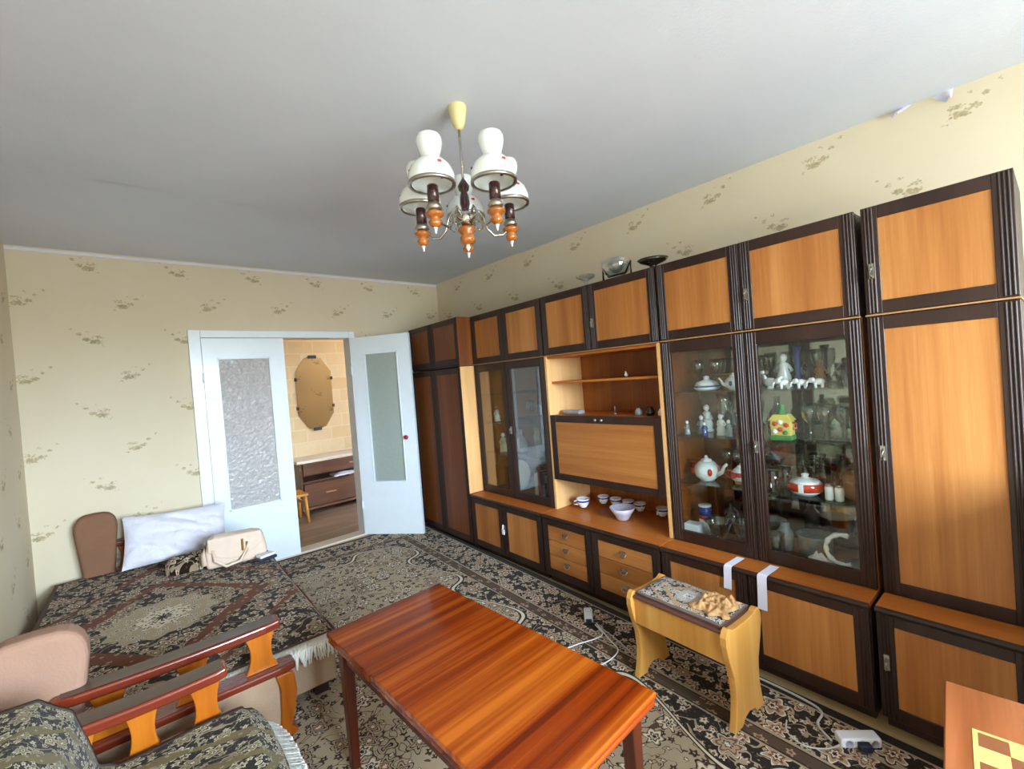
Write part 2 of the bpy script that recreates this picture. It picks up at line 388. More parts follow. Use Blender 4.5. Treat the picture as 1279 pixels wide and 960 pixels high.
def dup(root, loc, rz=None, label=None):
    r = root.copy(); COL.objects.link(r); r.location = loc
    if rz is not None: r.rotation_euler = (0, 0, rz)
    if label: r['label'] = label
    for ch in list(root.children):
        c = ch.copy(); COL.objects.link(c); c.parent = r
        for g in list(ch.children):
            d = g.copy(); COL.objects.link(d); d.parent = c
    return r

# ------------------------------------------------------------------ room shell
XL, XR, YB, YF = -.457, 2.785, 4.28, -1.8
T = .12
def struct(mb, name, mat, label, cat, **k):
    return tag(mb.build(name, mat, **k), label, cat, kind='structure')
struct(MB().box(XL-T, XR+T, YF-T, YB, -.08, 0), 'floor', 'parquet', 'pale wooden floor showing beside the cabinet plinth', 'floor')
cl = struct(MB().box(XL-T, XR+T, YF-T, 2.87, H-.008, H+.1), 'ceiling', 'ceiling', 'whitewashed concrete ceiling with a seam between slabs', 'ceiling')
MB().box(XL-T, XR+T, 2.8695, YB+T, H+.0005, H+.1).build('ceiling_slab', 'ceiling', cl, .002)
# back wall with the double-door opening
DX0, DX1, DZ = .52, 1.76, 1.935
mb = MB().box(XL-T, DX0, YB, YB+T, 0, H+.05).box(DX1, XR+T, YB, YB+T, 0, H+.05).box(DX0, DX1, YB, YB+T, DZ, H+.05)
struct(mb, 'wall_back', 'wp_back', 'cream sprig wallpapered wall around the white double doors', 'wall')
struct(MB().box(XL-T, XL, YF-T, YB, 0, H+.05), 'wall_left', 'wp_side', 'wallpapered wall at the left edge beside the sofa', 'wall')
wr = struct(MB().box(XR, XR+T, YF-T, YB, 0, H+.05), 'wall_right', 'wp_side', 'cream sprig wallpapered wall above the wall unit', 'wall')
# torn paper curling off at the ceiling line
def flap(y, z, w, h, out, sgn):
    def fn(a, b):
        bend = out*(b**1.6)
        yy = y+(a-.5)*w*(1-.75*b)+sgn*b*.02
        return (XR-.003-bend, yy, z-h*b*.8+.01*math.sin(a*5))
    return MB().grid(fn, 6, 6)
flap(.30, 2.515, .085, .05, .045, 1).build('torn_paper_curl', 'paper', wr)
flap(.165, 2.515, .07, .075, .05, -1).build('torn_paper_curl', 'paper', wr)
# front wall (behind the photographer) with the window that lights the room
WX0, WX1, WZ0, WZ1 = .12, 2.12, .80, 2.16
mb = MB().box(XL-T, WX0, YF-T, YF, 0, H+.05).box(WX1, XR+T, YF-T, YF, 0, H+.05).box(WX0, WX1, YF-T, YF, 0, WZ0).box(WX0, WX1, YF-T, YF, WZ1, H+.05)
struct(mb, 'wall_front', 'wp_side', 'wallpapered wall with the window behind the viewpoint', 'wall')
win = thing('window_1', 'white framed three-part window behind the viewpoint', 'window', ((WX0+WX1)/2, YF-.06, WZ0), kind='structure')
hw, hh = (WX1-WX0)/2, WZ1-WZ0
MB().box(-hw, hw, -.03, .03, 0, .06).box(-hw, hw, -.03, .03, hh-.06, hh).box(-hw, -hw+.06, -.03, .03, 0, hh).box(hw-.06, hw, -.03, .03, 0, hh).build('window_frame', 'white', win, .004)
for xx in (-.35, .35): MB().box(xx-.04, xx+.04, -.03, .03, .06, hh-.06).build('mullion', 'white', win, .004)
for a, b in ((-hw+.06, -.39), (-.31, .31), (.39, hw-.06)): MB().box(a, b, -.003, .003, .06, hh-.06).build('pane', 'pane', win)
MB().box(-hw-.05, hw+.05, .02, .2, -.03, 0).build('window_sill', 'white', win, .006)
struct(MB().box(XL, XR, YB-.004, YB, H-.028, H-.010), 'trim_2', 'paper', 'narrow pale strip along the ceiling on the door wall', 'trim', bevel=.001)
# door surround
tr = thing('trim_1', 'white painted frame around the double doors', 'door frame', ((DX0+DX1)/2, YB, 0), kind='structure')
W2 = (DX1-DX0)/2
MB().box(-W2-.055, -W2+.025, -.022, .13, 0, DZ+.045).build('jamb', 'white', tr, .004)
MB().box(W2-.025, W2+.03, -.022, .13, 0, DZ+.045).build('jamb', 'white', tr, .004)
MB().box(-W2+.025, W2-.025, -.022, .13, DZ-.015, DZ+.045).build('head', 'white', tr, .004)
MB().box(-W2, W2, -.02, .13, 0.0, .016).build('threshold', 'light_top', tr, .004)

def leaf(name, label, loc, rz, glass, sgn, knob, w=.6, gx=(.095, .485)):
    t = thing(name, label, 'door', loc, rz, kind='structure')
    h0, h1, th = .012, 1.915, .036
    g0, g1, gz0, gz1 = gx[0], gx[1], .51, 1.755
    y0, y1 = 0, th
    X = lambda a: sgn*a
    mb = MB().box(X(0), X(g0), y0, y1, h0, h1).box(X(g1), X(w), y0, y1, h0, h1).box(X(g0), X(g1), y0, y1, h0, gz0).box(X(g0), X(g1), y0, y1, gz1, h1)
    mb.build('door_frame', 'white', t)
    for a, b, c, d in ((g0, g0+.012, gz0, gz1), (g1-.012, g1, gz0, gz1), (g0, g1, gz0, gz0+.012), (g0, g1, gz1-.012, gz1)):
        MB().box(X(a), X(b), -.004, th+.004, c, d).build('glazing_bead', 'white', t, .002)
    MB().box(X(g0+.01), X(g1-.01), th/2-.003, th/2+.003, gz0+.01, gz1-.01).build('pane', glass, t)
    for z in (.3, 1.6): MB().lathe([(.008, -.04), (.008, .04)], 10, (X(-.004), -.006 if sgn > 0 else -.006, z)).build('hinge', 'white', t)
    if knob:
        k = MB().lathe([(.004, 0), (.008, .004), (.008, .018), (.019, .026), (.021, .036), (.012, .044), (.001, .046)], 16).build('knob', 'red', t, label='round red knob')
        k.location = (X(.515), 0, .935); k.rotation_euler = (PI/2, 0, 0)
    return t
leaf('door_1', 'closed white door leaf with patterned frosted glass, left of the pair', (.547, YB-.018, 0), 0, 'frost_a', 1, False)
ang = math.atan2(3.817-4.285, 2.086-1.735)
leaf('door_2', 'white door leaf standing open with a red knob and clear greenish glass', (1.738, YB-.03, 0), ang, 'frost_b', 1, True, .6, (.13, .475))

# ------------------------------------------------------------------ hallway beyond the doors
HY = 5.98
struct(MB().box(.2, 3.0, YB, HY+T, -.08, -.004), 'floor_hall', 'hallfloor', 'brown wood-look floor of the hallway beyond the doors', 'floor')
struct(MB().box(.2, 3.0, HY, HY+T, -.05, H+.05), 'wall_hall_back', 'stone', 'hallway wall in beige stone-block wallpaper behind the oval mirror', 'wall')
struct(MB().box(.1, .2, YB+T, HY+T, -.05, H+.05), 'wall_hall_left', 'stone', 'left side wall of the hallway in stone-block wallpaper', 'wall')
struct(MB().box(3.0, 3.1, YB+T, HY+T, -.05, H+.05), 'wall_hall_right', 'stone', 'right side wall of the hallway in stone-block wallpaper', 'wall')
struct(MB().box(.1, 3.1, YB+T, HY+T, H-.05, H+.1), 'ceiling_hall', 'ceiling', 'ceiling of the hallway beyond the doors', 'ceiling')
hl = thing('ceiling_lamp', 'small round lamp on the hallway ceiling', 'lamp', (2.55, 5.15, H-.05))
MB().lathe([(.06, 0), (.06, -.03), (.05, -.03)], 20).build('base', 'white', hl)
m = Mat('lit_globe'); em = m.N.new('ShaderNodeEmission'); em.inputs[0].default_value = (1, .72, .42, 1); em.inputs[1].default_value = 6; m.link(em.outputs[0], m.out.inputs[0]); M['lit'] = m.m
MB().ell((0, 0, -.10), (.085, .085, .08)).build('globe', 'lit', hl)
pd = bpy.data.lights.new('hall_bulb', 'POINT'); pd.energy = 9; pd.color = (1, .80, .58); pd.shadow_soft_size = .09
po = bpy.data.objects.new('hall_bulb', pd); COL.objects.link(po); po.location = (2.55, 5.15, 2.27)
# mirror
mr = thing('wall_mirror', 'long octagonal mirror with dark clips on the hallway wall', 'mirror', (1.93, HY, 1.415))
MBh = .47; cw = .22
oct_ = [(-cw, -MBh+.2), (-cw*.5, -MBh+.03), (0, -MBh), (cw*.5, -MBh+.03), (cw, -MBh+.2), (cw, MBh-.2), (cw*.5, MBh-.03), (0, MBh), (-cw*.5, MBh-.03), (-cw, MBh-.2)]
MB().prism(oct_, 'y', -.012, -.004).build('mirror_glass', 'hallmirror', mr, .003)
for x, z, a, b in ((0, -MBh+.01, .05, .02), (0, MBh-.01, .05, .02), (-cw, .18, .014, .02), (cw, .18, .014, .02), (-cw, -.18, .014, .02), (cw, -.18, .014, .02)):
    MB().box(x-a, x+a, -.022, 0, z-b, z+b).build('clip', 'black', mr, .003)
# vanity chest
vt = thing('hall_vanity', 'brown low vanity chest with a pale top in the hallway', 'cabinet', (2.1, 5.55, 0))
MB().box(-.58, .75, -.02, .40, .60, .635).build('top', 'light_top', vt, .006)
MB().box(-.55, .72, .36, .385, .05, .60).box(-.55, -.52, 0, .36, .05, .60).box(.69, .72, 0, .36, .05, .60).box(-.52, .69, 0, .36, .36, .385).box(-.52, .69, 0, .36, .05, .08).build('carcass', 'vanity', vt, .003)
for a, b, z0, z1 in ((-.515, .685, .46, .595), (-.515, .08, .09, .355), (.09, .685, .09, .355)):
    d = MB().box(a, b, -.018, 0, z0, z1).build('drawer', 'vanity', vt, .003)
    MB().box((a+b)/2-.06, (a+b)/2+.06, -.03, -.018, (z0+z1)/2-.008, (z0+z1)/2+.008).build('handle', 'edge', d, .003)
for xx in (-.5, .67): MB().box(xx-.03, xx+.03, .02, .34, -.004, .05).build('foot', 'vanity', vt)
nw = thing('folded_cloth', 'folded pale cloth on the open shelf of the hallway vanity', 'cloth', (2.08, 5.62, .386))
def clothfn(a, b): return ((a-.5)*.3, (b-.5)*.2, .03+.02*mnoise.noise(Vector((a*4, b*4, 1)))-.03*max(abs(a-.5), abs(b-.5))**2*4)
MB().grid(clothfn, 14, 10).build('cloth_top', 'paper', nw); MB().box(-.145, .145, -.095, .095, 0, .016).build('cloth_body', 'paper', nw, .005)
hs = thing('hall_stool', 'light wooden stool partly hidden behind the closed hallway door', 'stool', (1.36, 5.38, -.004))
MB().box(-.17, .17, -.16, .16, .30, .325).build('seat', 'pine', hs, .006)
for a in (-.14, .14):
    for b in (-.13, .13): MB().tube([(a*1.12, b*1.12, 0), (a, b, .3)], [.016, .02], 8).build('leg', 'pine', hs)
    MB().box(a-.01, a+.01, -.13, .13, .20, .235).build('stretcher', 'pine', hs)

# ------------------------------------------------------------------ patterned rug
TH = math.atan(.045)
RUGA = -math.atan(.068)
RHW, RHL = 1.20, 2.55
M['rug'] = rugmat('persian_rug', RHW, RHL, 'rug', 1.0)
# right edge passes (2.015,.45)
rc = Vector((2.022+.068*(1.6-.45), 1.6, 0))-Vector((math.cos(RUGA), math.sin(RUGA), 0))*RHW
rug = thing('floor_rug', 'large beige and black patterned rug covering the floor', 'rug', (rc.x, rc.y, 0), RUGA)
MB().grid(lambda a, b: ((a-.5)*2*RHW, (b-.5)*2*RHL, .012+.002*mnoise.noise(Vector((a*9, b*15, 0)))), 24, 50).add([(-RHW, -RHL, .001), (RHW, -RHL, .001), (RHW, RHL, .001), (-RHW, RHL, .001)], [(0, 1, 2, 3)]).build('pile', 'rug', rug)
M['rugedge'] = plain('rug_edge', '#1C1820', .95)
for s in (-1, 1): MB().tube([(s*RHW, -RHL, .008), (s*RHW, 0, .008), (s*RHW, RHL, .008)], .007, 6).build('edge_binding', 'rugedge', rug)

# ------------------------------------------------------------------ wall unit
OX = 2.041
def runp(s, dep=0): # run coordinate s (towards the door), depth towards the wall
    return (OX+math.sin(TH)*s+math.cos(TH)*dep, math.cos(TH)*s-math.sin(TH)*dep)
def unit(name, label, s0, cat='cabinet', z=0, group='dark-framed cabinets of the wall unit'):
    x, y = runp(s0); return thing(name, label, cat, (x, y, z), -TH, group)
UP = .135   # upper fronts set back behind the base fronts
def pull(parent, x, y, z, kind='drop'):
    mb = MB()
    if kind == 'drop':
        mb.box(x-.006, x, y-.008, y+.008, z-.028, z+.028); mb.tube([(x-.004, y, z+.016), (x-.020, y, z+.006), (x-.022, y, z-.02), (x-.008, y, z-.024)], .004, 6)
    elif kind == 'ring':
        mb.box(x-.005, x, y-.018, y+.018, z-.006, z+.012); mb.tube([(x-.008, y-.024, z+.002), (x-.016, y-.018, z-.014), (x-.018, y, z-.02), (x-.016, y+.018, z-.014), (x-.008, y+.024, z+.002)], .0035, 6)
    else:
        mb.lathe([(.001, -.01), (.008, -.006), (.008, .006), (.001, .01)], 8, (x-.006, y, z))
    return mb.build('handle', 'steel', parent)
def reed(mb, x, y0, y1, z0, z1):
    """vertical reeded moulding on a stile"""
    n = 3; wd = (y1-y0)/n
    for i in range(n):
        c = y0+wd*(i+.5); r = wd*.42
        mb.prism([(x, c-r), (x-.0025, c-r*.75), (x-.0042, c), (x-.0025, c+r*.75), (x, c+r)], 'z', z0, z1)
def door(parent, y0, y1, z0, z1, x, fill='panel', st=.05, ra=.05, handle=None, hz=None, hk='drop', rail_b=None):
    """framed door in unit coordinates; front face at x, thickness .02"""
    rb = rail_b or ra
    mb = MB().box(x, x+.02, y0, y0+st, z0, z1).box(x, x+.02, y1-st, y1, z0, z1).box(x, x+.02, y0+st, y1-st, z0, z0+rb).box(x, x+.02, y0+st, y1-st, z1-ra, z1)
    reed(mb, x, y0+.006, y0+st-.012, z0+.004, z1-.004); reed(mb, x, y1-st+.012, y1-.006, z0+.004, z1-.004)
    d = mb.build('door', 'frame', parent, .0015, 1)
    a, b, c, e = y0+st-.003, y1-st+.003, z0+rb-.003, z1-ra+.003
    if fill == 'glass': MB().box(x+.008, x+.012, a, b, c, e).build('pane', 'pane', d)
    elif fill == 'none': pass
    else: MB().box(x+.005, x+.016, a, b, c, e).build('panel', fill, d)
    if handle: pull(d, x-.004, y1-st*.5 if handle == 'far' else y0+st*.5, hz if hz else (z0+z1)/2, hk)
    return d
DB = .50 # base depth
def base(name, label, s0, s1, split, content='doors', hand=True):
    u = unit(name, label, s0); L = s1-s0-.004
    MB().box(.025, DB, 0.002, L, .055, .446).build('carcass', 'frame', u, .002)
    MB().box(.045, DB, 0.01, L-.008, 0, .055).build('plinth', 'frame', u)
    t = MB().box(.004, DB, 0, L, .448, .468).build('top_board', 'board', u, .002)
    MB().prism([(.004, .444), (-.006, .448), (-.008, .456), (-.005, .464), (.004, .468)], 'y', 0, L).build('nosing', 'frame', t)
    cuts = [0]+([split-s0] if split else [])+[L]
    for i in range(len(cuts)-1):
        a, b = cuts[i]+.002, cuts[i+1]-.002
        if content == 'doors': door(u, a, b, .055, .444, 0, 'panel', .05, .04, 'far' if hand and i == 0 else None, .27, 'drop', .048)
        else:
            f = door(u, a, b, .055, .444, 0, 'none', .05, .04, None, None, 'drop', .048)
            z0, z1 = .105, .402; h = (z1-z0)/3
            for k in range(3):
                dr = MB().box(.003, .018, a+.051, b-.051, z0+k*h+.0015, z0+(k+1)*h-.0015).build('drawer', 'panel_h', u, .0015)
                pull(dr, .002, (a+b)/2, z0+(k+.62)*h, 'ring')
    return u
def topbox(name, label, s0, s1, split, x=UP, hand=True, depth=None):
    u = unit(name, label, s0, z=1.546); L = s1-s0-.004; D = DB if depth is None else depth
    MB().box(x+.022, D, .002, L, .006, .412).build('carcass', 'frame', u, .002)
    MB().box(x-.004, D, 0, L, 0, .006).build('edge_strip', 'edge', u)
    cuts = [0]+([split-s0] if split else [])+[L]
    for i in range(len(cuts)-1):
        door(u, cuts[i]+.002, cuts[i+1]-.002, .008, .414, x, 'panel', .05, .048, 'far' if hand and i == 0 else None, .17)
    return u
def opencase(u, L, x, z0, z1, sides='side', back='inner', tb='frame', D=DB):
    MB().box(x+.022, D, 0, .018, z0, z1).build('side_panel', sides, u, .001)
    MB().box(x+.022, D, L-.018, L, z0, z1).build('side_panel', sides, u, .001)
    MB().box(D-.008, D, .018, L-.018, z0, z1).build('back_panel', back, u)
    MB().box(x+.022, D-.008, .018, L-.018, z1-.018, z1).build('top_board', tb, u)
    MB().box(x+.022, D-.008, .018, L-.018, z0, z0+.014).build('bottom_board', 'inner', u)
S = dict(u5=(-.015, .388), u4=(.402, 1.29), u3=(1.292, 2.213), u2=(2.215, 3.088), u1=(3.09, 3.985))
SP = dict(u4=.848, u3=1.772, u2=2.658, u1=3.555)
base('base_cabinet', 'low cabinet with a single dark framed door behind the chess table', *S['u5'], None)
base('base_cabinet', 'low two-door cabinet with white paper strips hanging over its top', *S['u4'], SP['u4'], hand=False)
base('drawer_cabinet', 'low cabinet with two columns of three drawers with ring pulls', *S['u3'], SP['u3'], 'drawers')
ub = base('base_cabinet', 'low two-door cabinet with a white tag on its key, next to the wardrobe', *S['u2'], SP['u2'])
kd = [c for c in ub.children if c.name.startswith('door')][0]
kt = MB().box(-.03, -.022, SP['u2']-S['u2'][0]-.045, SP['u2']-S['u2'][0]-.015, .235, .275).build('key_tag', 'whitem', kd, .003)
MB().tube([(-.024, SP['u2']-S['u2'][0]-.03, .31), (-.03, SP['u2']-S['u2'][0]-.03, .28)], .006, 6).build('key', 'whitem', kd)
# top row
topbox('top_cabinet', 'nearest top cabinet with one wide honey panel door, right end of the row', *S['u5'], None)
topbox('top_cabinet', 'two-door top cabinet above the glass display case full of crockery', *S['u4'], SP['u4'])
topbox('top_cabinet', 'two-door top cabinet with crystal dishes on it, above the open shelves', *S['u3'], SP['u3'])
topbox('top_cabinet', 'two-door top cabinet above the narrow glass doors beside the wardrobe', *S['u2'], SP['u2'], hand=False)
# wardrobe with its own top box (at the base depth)
wt = unit('wardrobe', 'tall dark wardrobe with two plain brown doors in the corner', S['u1'][0], 'wardrobe')
L1 = S['u1'][1]-S['u1'][0]
MB().box(.022, DB, .018, L1, .05, 1.53).box(.022, DB, .0, .018, .0, .469).build('carcass', 'frame', wt)
MB().box(.0, DB, 0, .018, .47, 1.542).build('side_panel', 'side', wt, .001, label='light oak side panel')
MB().box(.04, DB, .018, L1, 0, .05).build('plinth', 'frame', wt)
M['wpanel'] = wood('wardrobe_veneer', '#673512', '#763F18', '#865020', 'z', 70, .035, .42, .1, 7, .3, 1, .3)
sp = SP['u1']-S['u1'][0]
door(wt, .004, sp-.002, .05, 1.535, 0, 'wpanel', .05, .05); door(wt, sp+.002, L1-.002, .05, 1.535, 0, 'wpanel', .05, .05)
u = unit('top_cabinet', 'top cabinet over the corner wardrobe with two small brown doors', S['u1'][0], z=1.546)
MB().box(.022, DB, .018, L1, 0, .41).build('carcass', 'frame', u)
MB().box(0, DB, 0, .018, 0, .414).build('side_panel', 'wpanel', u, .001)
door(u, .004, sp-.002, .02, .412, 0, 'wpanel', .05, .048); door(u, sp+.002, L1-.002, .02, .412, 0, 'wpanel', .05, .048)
# tall single cupboard
u = unit('tall_cupboard', 'tall cupboard with one long honey veneer door at the right edge', S['u5'][0], z=.469)
L = S['u5'][1]-S['u5'][0]-.004
MB().box(UP+.022, DB, .002, L, 0, 1.075).build('carcass', 'frame', u, .002)
door(u, .002, L-.002, .001, 1.074, UP, 'panel', .05, .05, 'far', .55)
# display cases
GH = 1.075
def display(name, label, key, shelves):
    u = unit(name, label, S[key][0], z=.469); L = S[key][1]-S[key][0]-.004; sp = SP[key]-S[key][0]
    opencase(u, L, UP, 0, GH, 'inner', 'mirror')
    for z in shelves: MB().box(UP+.03, DB-.01, .019, L-.019, z-.469-.005, z-.469).build('glass_shelf', 'shelfglass', u)
    door(u, .002, sp-.002, .001, GH-.001, UP, 'glass', .052, .06, 'far', .54); door(u, sp+.002, L-.002, .001, GH-.001, UP, 'glass', .052, .06)
    return u
display('display_cabinet', 'glass-door display cabinet filled with crystal, teapots and white elephants', 'u4', (.785, 1.035, 1.27))
display('display_cabinet', 'darker glass-door display cabinet between the wardrobe and the open shelves', 'u2', (.80, 1.05, 1.29))
# open centre section with drop-front
u = unit('shelf_cabinet', 'open shelf section with a drop-front honey panel in the middle', S['u3'][0], z=.469)
L = S['u3'][1]-S['u3'][0]-.004
for yy in (0, L-.02): MB().box(UP, DB, yy, yy+.02, 0, GH).build('side_panel', 'side', u, .001)
MB().box(DB-.01, DB, .02, L-.02, 0, GH).build('back_panel', 'inner', u)
for z0, z1, x0, nm in ((.222, .24, UP+.01, 'board'), (.645, .663, UP+.01, 'board'), (GH-.016, GH, UP+.01, 'board'), (.882, .897, UP+.04, 'shelf')):
    MB().box(x0, DB-.01, .02, L-.02, z0, z1).build(nm, 'board', u, .001)
mb = MB().box(UP-.002, UP+.018, .02, .07, .215, .665).box(UP-.002, UP+.018, L-.07, L-.02, .215, .665).box(UP-.002, UP+.018, .07, L-.07, .215, .262).box(UP-.002, UP+.018, .07, L-.07, .618, .665)
fd = mb.build('drop_front', 'frame', u, .002)
MB().box(UP+.002, UP+.014, .067, L-.067, .259, .621).build('panel', 'panel_h', fd)
for dy in (-.02, .03): MB().lathe([(.001, -.012), (.009, -.01), (.010, .004), (.001, .008)], 10, (UP-.006, L/2+dy, .642)).build('knob', 'steel', fd)

# ------------------------------------------------------------------ crockery and ornaments
def at(s, dep, z): x, y = runp(s, dep); return (x, y, z)
def lat(name, prof, mat, loc, label, cat, group=None, n=18, cap=True):
    o = MB().lathe(prof, n, cap=cap).build(name, mat); o.location = loc; return tag(o, label, cat, group)
def teapot(loc, rz, label, r=.06, body='porcelain', trim='redglaze'):
    t = thing('teapot', label, 'teapot', loc, rz)
    MB().lathe([(r*.55, 0), (r*.6, .006), (r*.9, r*.35), (r, r*.75), (r*.92, r*1.15), (r*.6, r*1.5), (r*.45, r*1.58)], 22).build('body', body, t)
    ld = MB().lathe([(r*.46, r*1.57), (r*.4, r*1.72), (r*.12, r*1.82), (r*.14, r*1.95), (.001, r*2.05)], 18).build('lid', body, t)
    MB().tube([(r*.85, 0, r*.55), (r*1.3, 0, r*.8), (r*1.5, 0, r*1.25), (r*1.75, 0, r*1.5)], [r*.24, r*.17, r*.12, r*.1], 10).build('spout', body, t)
    MB().tube([(-r*.8, 0, r*1.2), (-r*1.35, 0, r*1.3), (-r*1.5, 0, r*.85), (-r*1.2, 0, r*.5), (-r*.85, 0, r*.4)], r*.09, 8).build('handle', trim, t)
    for k in range(4):
        a = PI/2*k+PI/4; MB().ell((r*.97*math.cos(a), r*.97*math.sin(a), r*.8), (r*.28 if abs(math.sin(a)) > .8 else r*.18, r*.18, r*.3), 10, 6).build('painted_flower', trim, t)
    return t
def cup(loc, rz, label, group, mat='porcelain', r=.038):
    t = thing('tea_cup', label, 'cup', loc, rz, group)
    MB().lathe([(r*.5, 0), (r*.55, .004), (r*.85, r*.55), (r, r*1.3), (r*.96, r*1.3), (r*.8, r*.55), (.001, .008)], 18).build('bowl', mat, t)
    MB().tube([(r*.93, 0, r*1.05), (r*1.4, 0, r*1.0), (r*1.4, 0, r*.55), (r*.85, 0, r*.45)], r*.09, 6).build('handle', mat, t)
    MB().lathe([(r*.93, r*.85), (r*.98, r*1.0), (r*.99, r*1.12)], 18, cap=False).build('painted_band', 'blue', t)
    return t
WG = [(.03, 0), (.028, .003), (.004, .008), (.004, .065), (.012, .075), (.028, .1), (.031, .13), (.027, .155)]
TG = [(.022, 0), (.024, .002), (.028, .05), (.031, .10)]
VS = [(.03, 0), (.032, .004), (.018, .03), (.026, .08), (.036, .13), (.024, .17), (.036, .2)]
DEC = [(.035, 0), (.045, .01), (.048, .08), (.03, .12), (.013, .14), (.013, .18), (.02, .19)]
BW = [(.035, 0), (.04, .006), (.06, .03), (.085, .06), (.09, .065), (.083, .062), (.055, .03), (.001, .012)]
def elephant(loc, rz, label, k=1.0):
    t = thing('elephant_figurine', label, 'figurine', loc, rz, 'white elephants on the top glass shelf')
    b = MB().ell((0, 0, .034*k), (.03*k, .019*k, .019*k)).ell((.034*k, 0, .043*k), (.015*k, .014*k, .015*k))
    for a in (-.016, .016):
        for c in (-.01, .01): b.lathe([(.0075*k, 0), (.008*k, .03*k)], 8, (a*k, c*k, 0))
    b.build('body', 'porcelain', t)
    MB().tube([(.045*k, 0, .04*k), (.056*k, 0, .028*k), (.055*k, 0, .012*k), (.062*k, 0, .008*k)], [.007*k, .006*k, .004*k, .003*k], 8).build('trunk', 'porcelain', t)
    for c in (-1, 1): MB().ell((.026*k, c*.016*k, .046*k), (.010*k, .003*k, .012*k), 10, 6).build('ear', 'porcelain', t)
    return t
def figurine(loc, label, mat, h=.09, rz=0, head='porcelain'):
    t = thing('figurine', label, 'figurine', loc, rz)
    MB().lathe([(h*.22, 0), (h*.22, h*.06), (h*.18, h*.1), (h*.2, h*.3), (h*.12, h*.55), (h*.15, h*.68), (h*.06, h*.76)], 14).build('body', mat, t)
    MB().ell((0, 0, h*.87), (h*.11, h*.11, h*.13), 12, 8).build('head', head, t)
    for c in (-1, 1): MB().tube([(0, c*h*.13, h*.66), (h*.08, c*h*.2, h*.5), (h*.14, c*h*.08, h*.45)], h*.045, 6).build('arm', mat, t)
    return t
def bird(loc, rz, label, mat='porcelain'):
    t = thing('bird_figurine', label, 'figurine', loc, rz)
    MB().ell((0, 0, .03), (.034, .02, .022)).tube([(.02, 0, .04), (.034, 0, .062), (.036, 0, .074)], [.012, .008, .009], 8).build('body', mat, t)
    MB().ell((.04, 0, .078), (.013, .010, .010), 10, 6).build('head', mat, t)
    MB().tube([(-.028, 0, .035), (-.062, 0, .055)], [.012, .004], 8).build('tail', mat, t); MB().lathe([(.018, 0), (.012, .012)], 10).build('base', mat, t)
Z0, Z1, Z2, Z3 = .4845, .7865, 1.0365, 1.2715
# -- far (left) door of the display cabinet
bt = thing('butter_dish', 'white lidded dish with blue rim on the top shelf behind the left door', 'dish', at(1.10, .25, Z3))
MB().lathe([(.05, 0), (.062, .008), (.07, .022), (.066, .024)], 22).build('dish', 'porcelain', bt); MB().lathe([(.0705, .018), (.072, .022), (.0705, .026)], 22, cap=False).build('blue_rim', 'blue', bt)
MB().lathe([(.062, .024), (.05, .045), (.02, .056), (.014, .06), (.016, .072), (.001, .078)], 22).build('lid', 'porcelain', bt)
teapot(at(.955, .24, Z3), 2.4, 'small white teapot at the edge of the top shelf by the door stile', .042, 'porcelain', 'blue')
for i, (s, d) in enumerate(((1.20, .36), (1.13, .42), (.94, .40), (.90, .44))):
    lat('wine_glass', [(r, z*1.05) for r, z in WG], 'crystal', at(s, d, Z3), 'tall crystal glass standing behind the blue rimmed dish', 'glass', 'crystal glasses at the back of the top shelf')
lat('crystal_stand', [(.02, 0), (.022, .003), (.006, .01), (.006, .05), (.03, .06), (.075, .075), (.078, .08), (.07, .076)], 'gold', at(1.03, .33, Z3+.07), 'gilt footed crystal tray catching light at the back of top shelf', 'dish')
bpy.data.objects['crystal_stand'].location.z = Z3
for i, (s, d, mt, h, lb) in enumerate(((1.21, .22, 'greyglaze', .075, 'small grey glazed figurine nearest the left side panel'), (1.15, .26, 'greyglaze', .10, 'taller grey figurine behind the blue one'), (1.11, .215, 'blue', .07, 'small blue figurine at the front of the second shelf'), (1.04, .25, 'porcelain', .11, 'white figurine in the middle of the second shelf'), (.985, .22, 'greyglaze', .085, 'grey figurine beside the centre stile, second shelf'), (1.17, .36, 'porcelain', .15, 'tall white figurine at the back of the second shelf'))):
    figurine(at(s, d, Z2), lb, mt, h, PI+.3*i)
for s, d in ((1.07, .36), (1.00, .37)):
    lat('crystal_vase', VS, 'crystal', at(s, d, Z2), 'crystal vase behind the figurines on the second shelf', 'vase', 'crystal vases behind the figurines')
teapot(at(1.14, .265, Z1), -1.7, 'large round white teapot with red flowers on the third shelf', .066)
cr = teapot(at(.975, .30, Z1), -1.2, 'smaller red and white teapot beside the round one', .05, 'porcelain', 'redglaze')
lat('teapot_band', [(.0475, .03), (.0515, .04), (.0505, .05), (.047, .058)], 'redglaze', (0, 0, 0), '', '', cap=False)
b_ = bpy.data.objects['teapot_band']; b_.parent = cr; b_.location = (0, 0, 0); b_.name = 'red_band'
for kk in ('label', 'category'): del b_[kk]
for s in (1.08, 1.02): lat('wine_glass', WG, 'crystal', at(s, .38, Z1), 'crystal glass behind the red flowered teapots', 'glass', 'glasses behind the teapots')
bk = tag(MB().box(-.05, .05, -.03, .03, 0, .016).build('small_box', 'edge', None, .002), 'flat tan box at the right of the third shelf behind the left door', 'box'); bk.location = at(.96, .30, Z1); 
tn = thing('tin_can', 'round tin with blue top and white sides, bottom left of the display', 'tin', at(1.175, .28, Z0))
MB().lathe([(.033, 0), (.033, .085)], 20).build('lower_band', 'porcelain', tn); MB().lathe([(.0335, .085), (.0335, .105)], 20).build('red_band', 'redglaze', tn); MB().lathe([(.0335, .105), (.0335, .15)], 20).build('upper_band', 'blue', tn); MB().lathe([(.034, .15), (.034, .158), (.03, .16)], 20).build('lid', 'porcelain', tn)
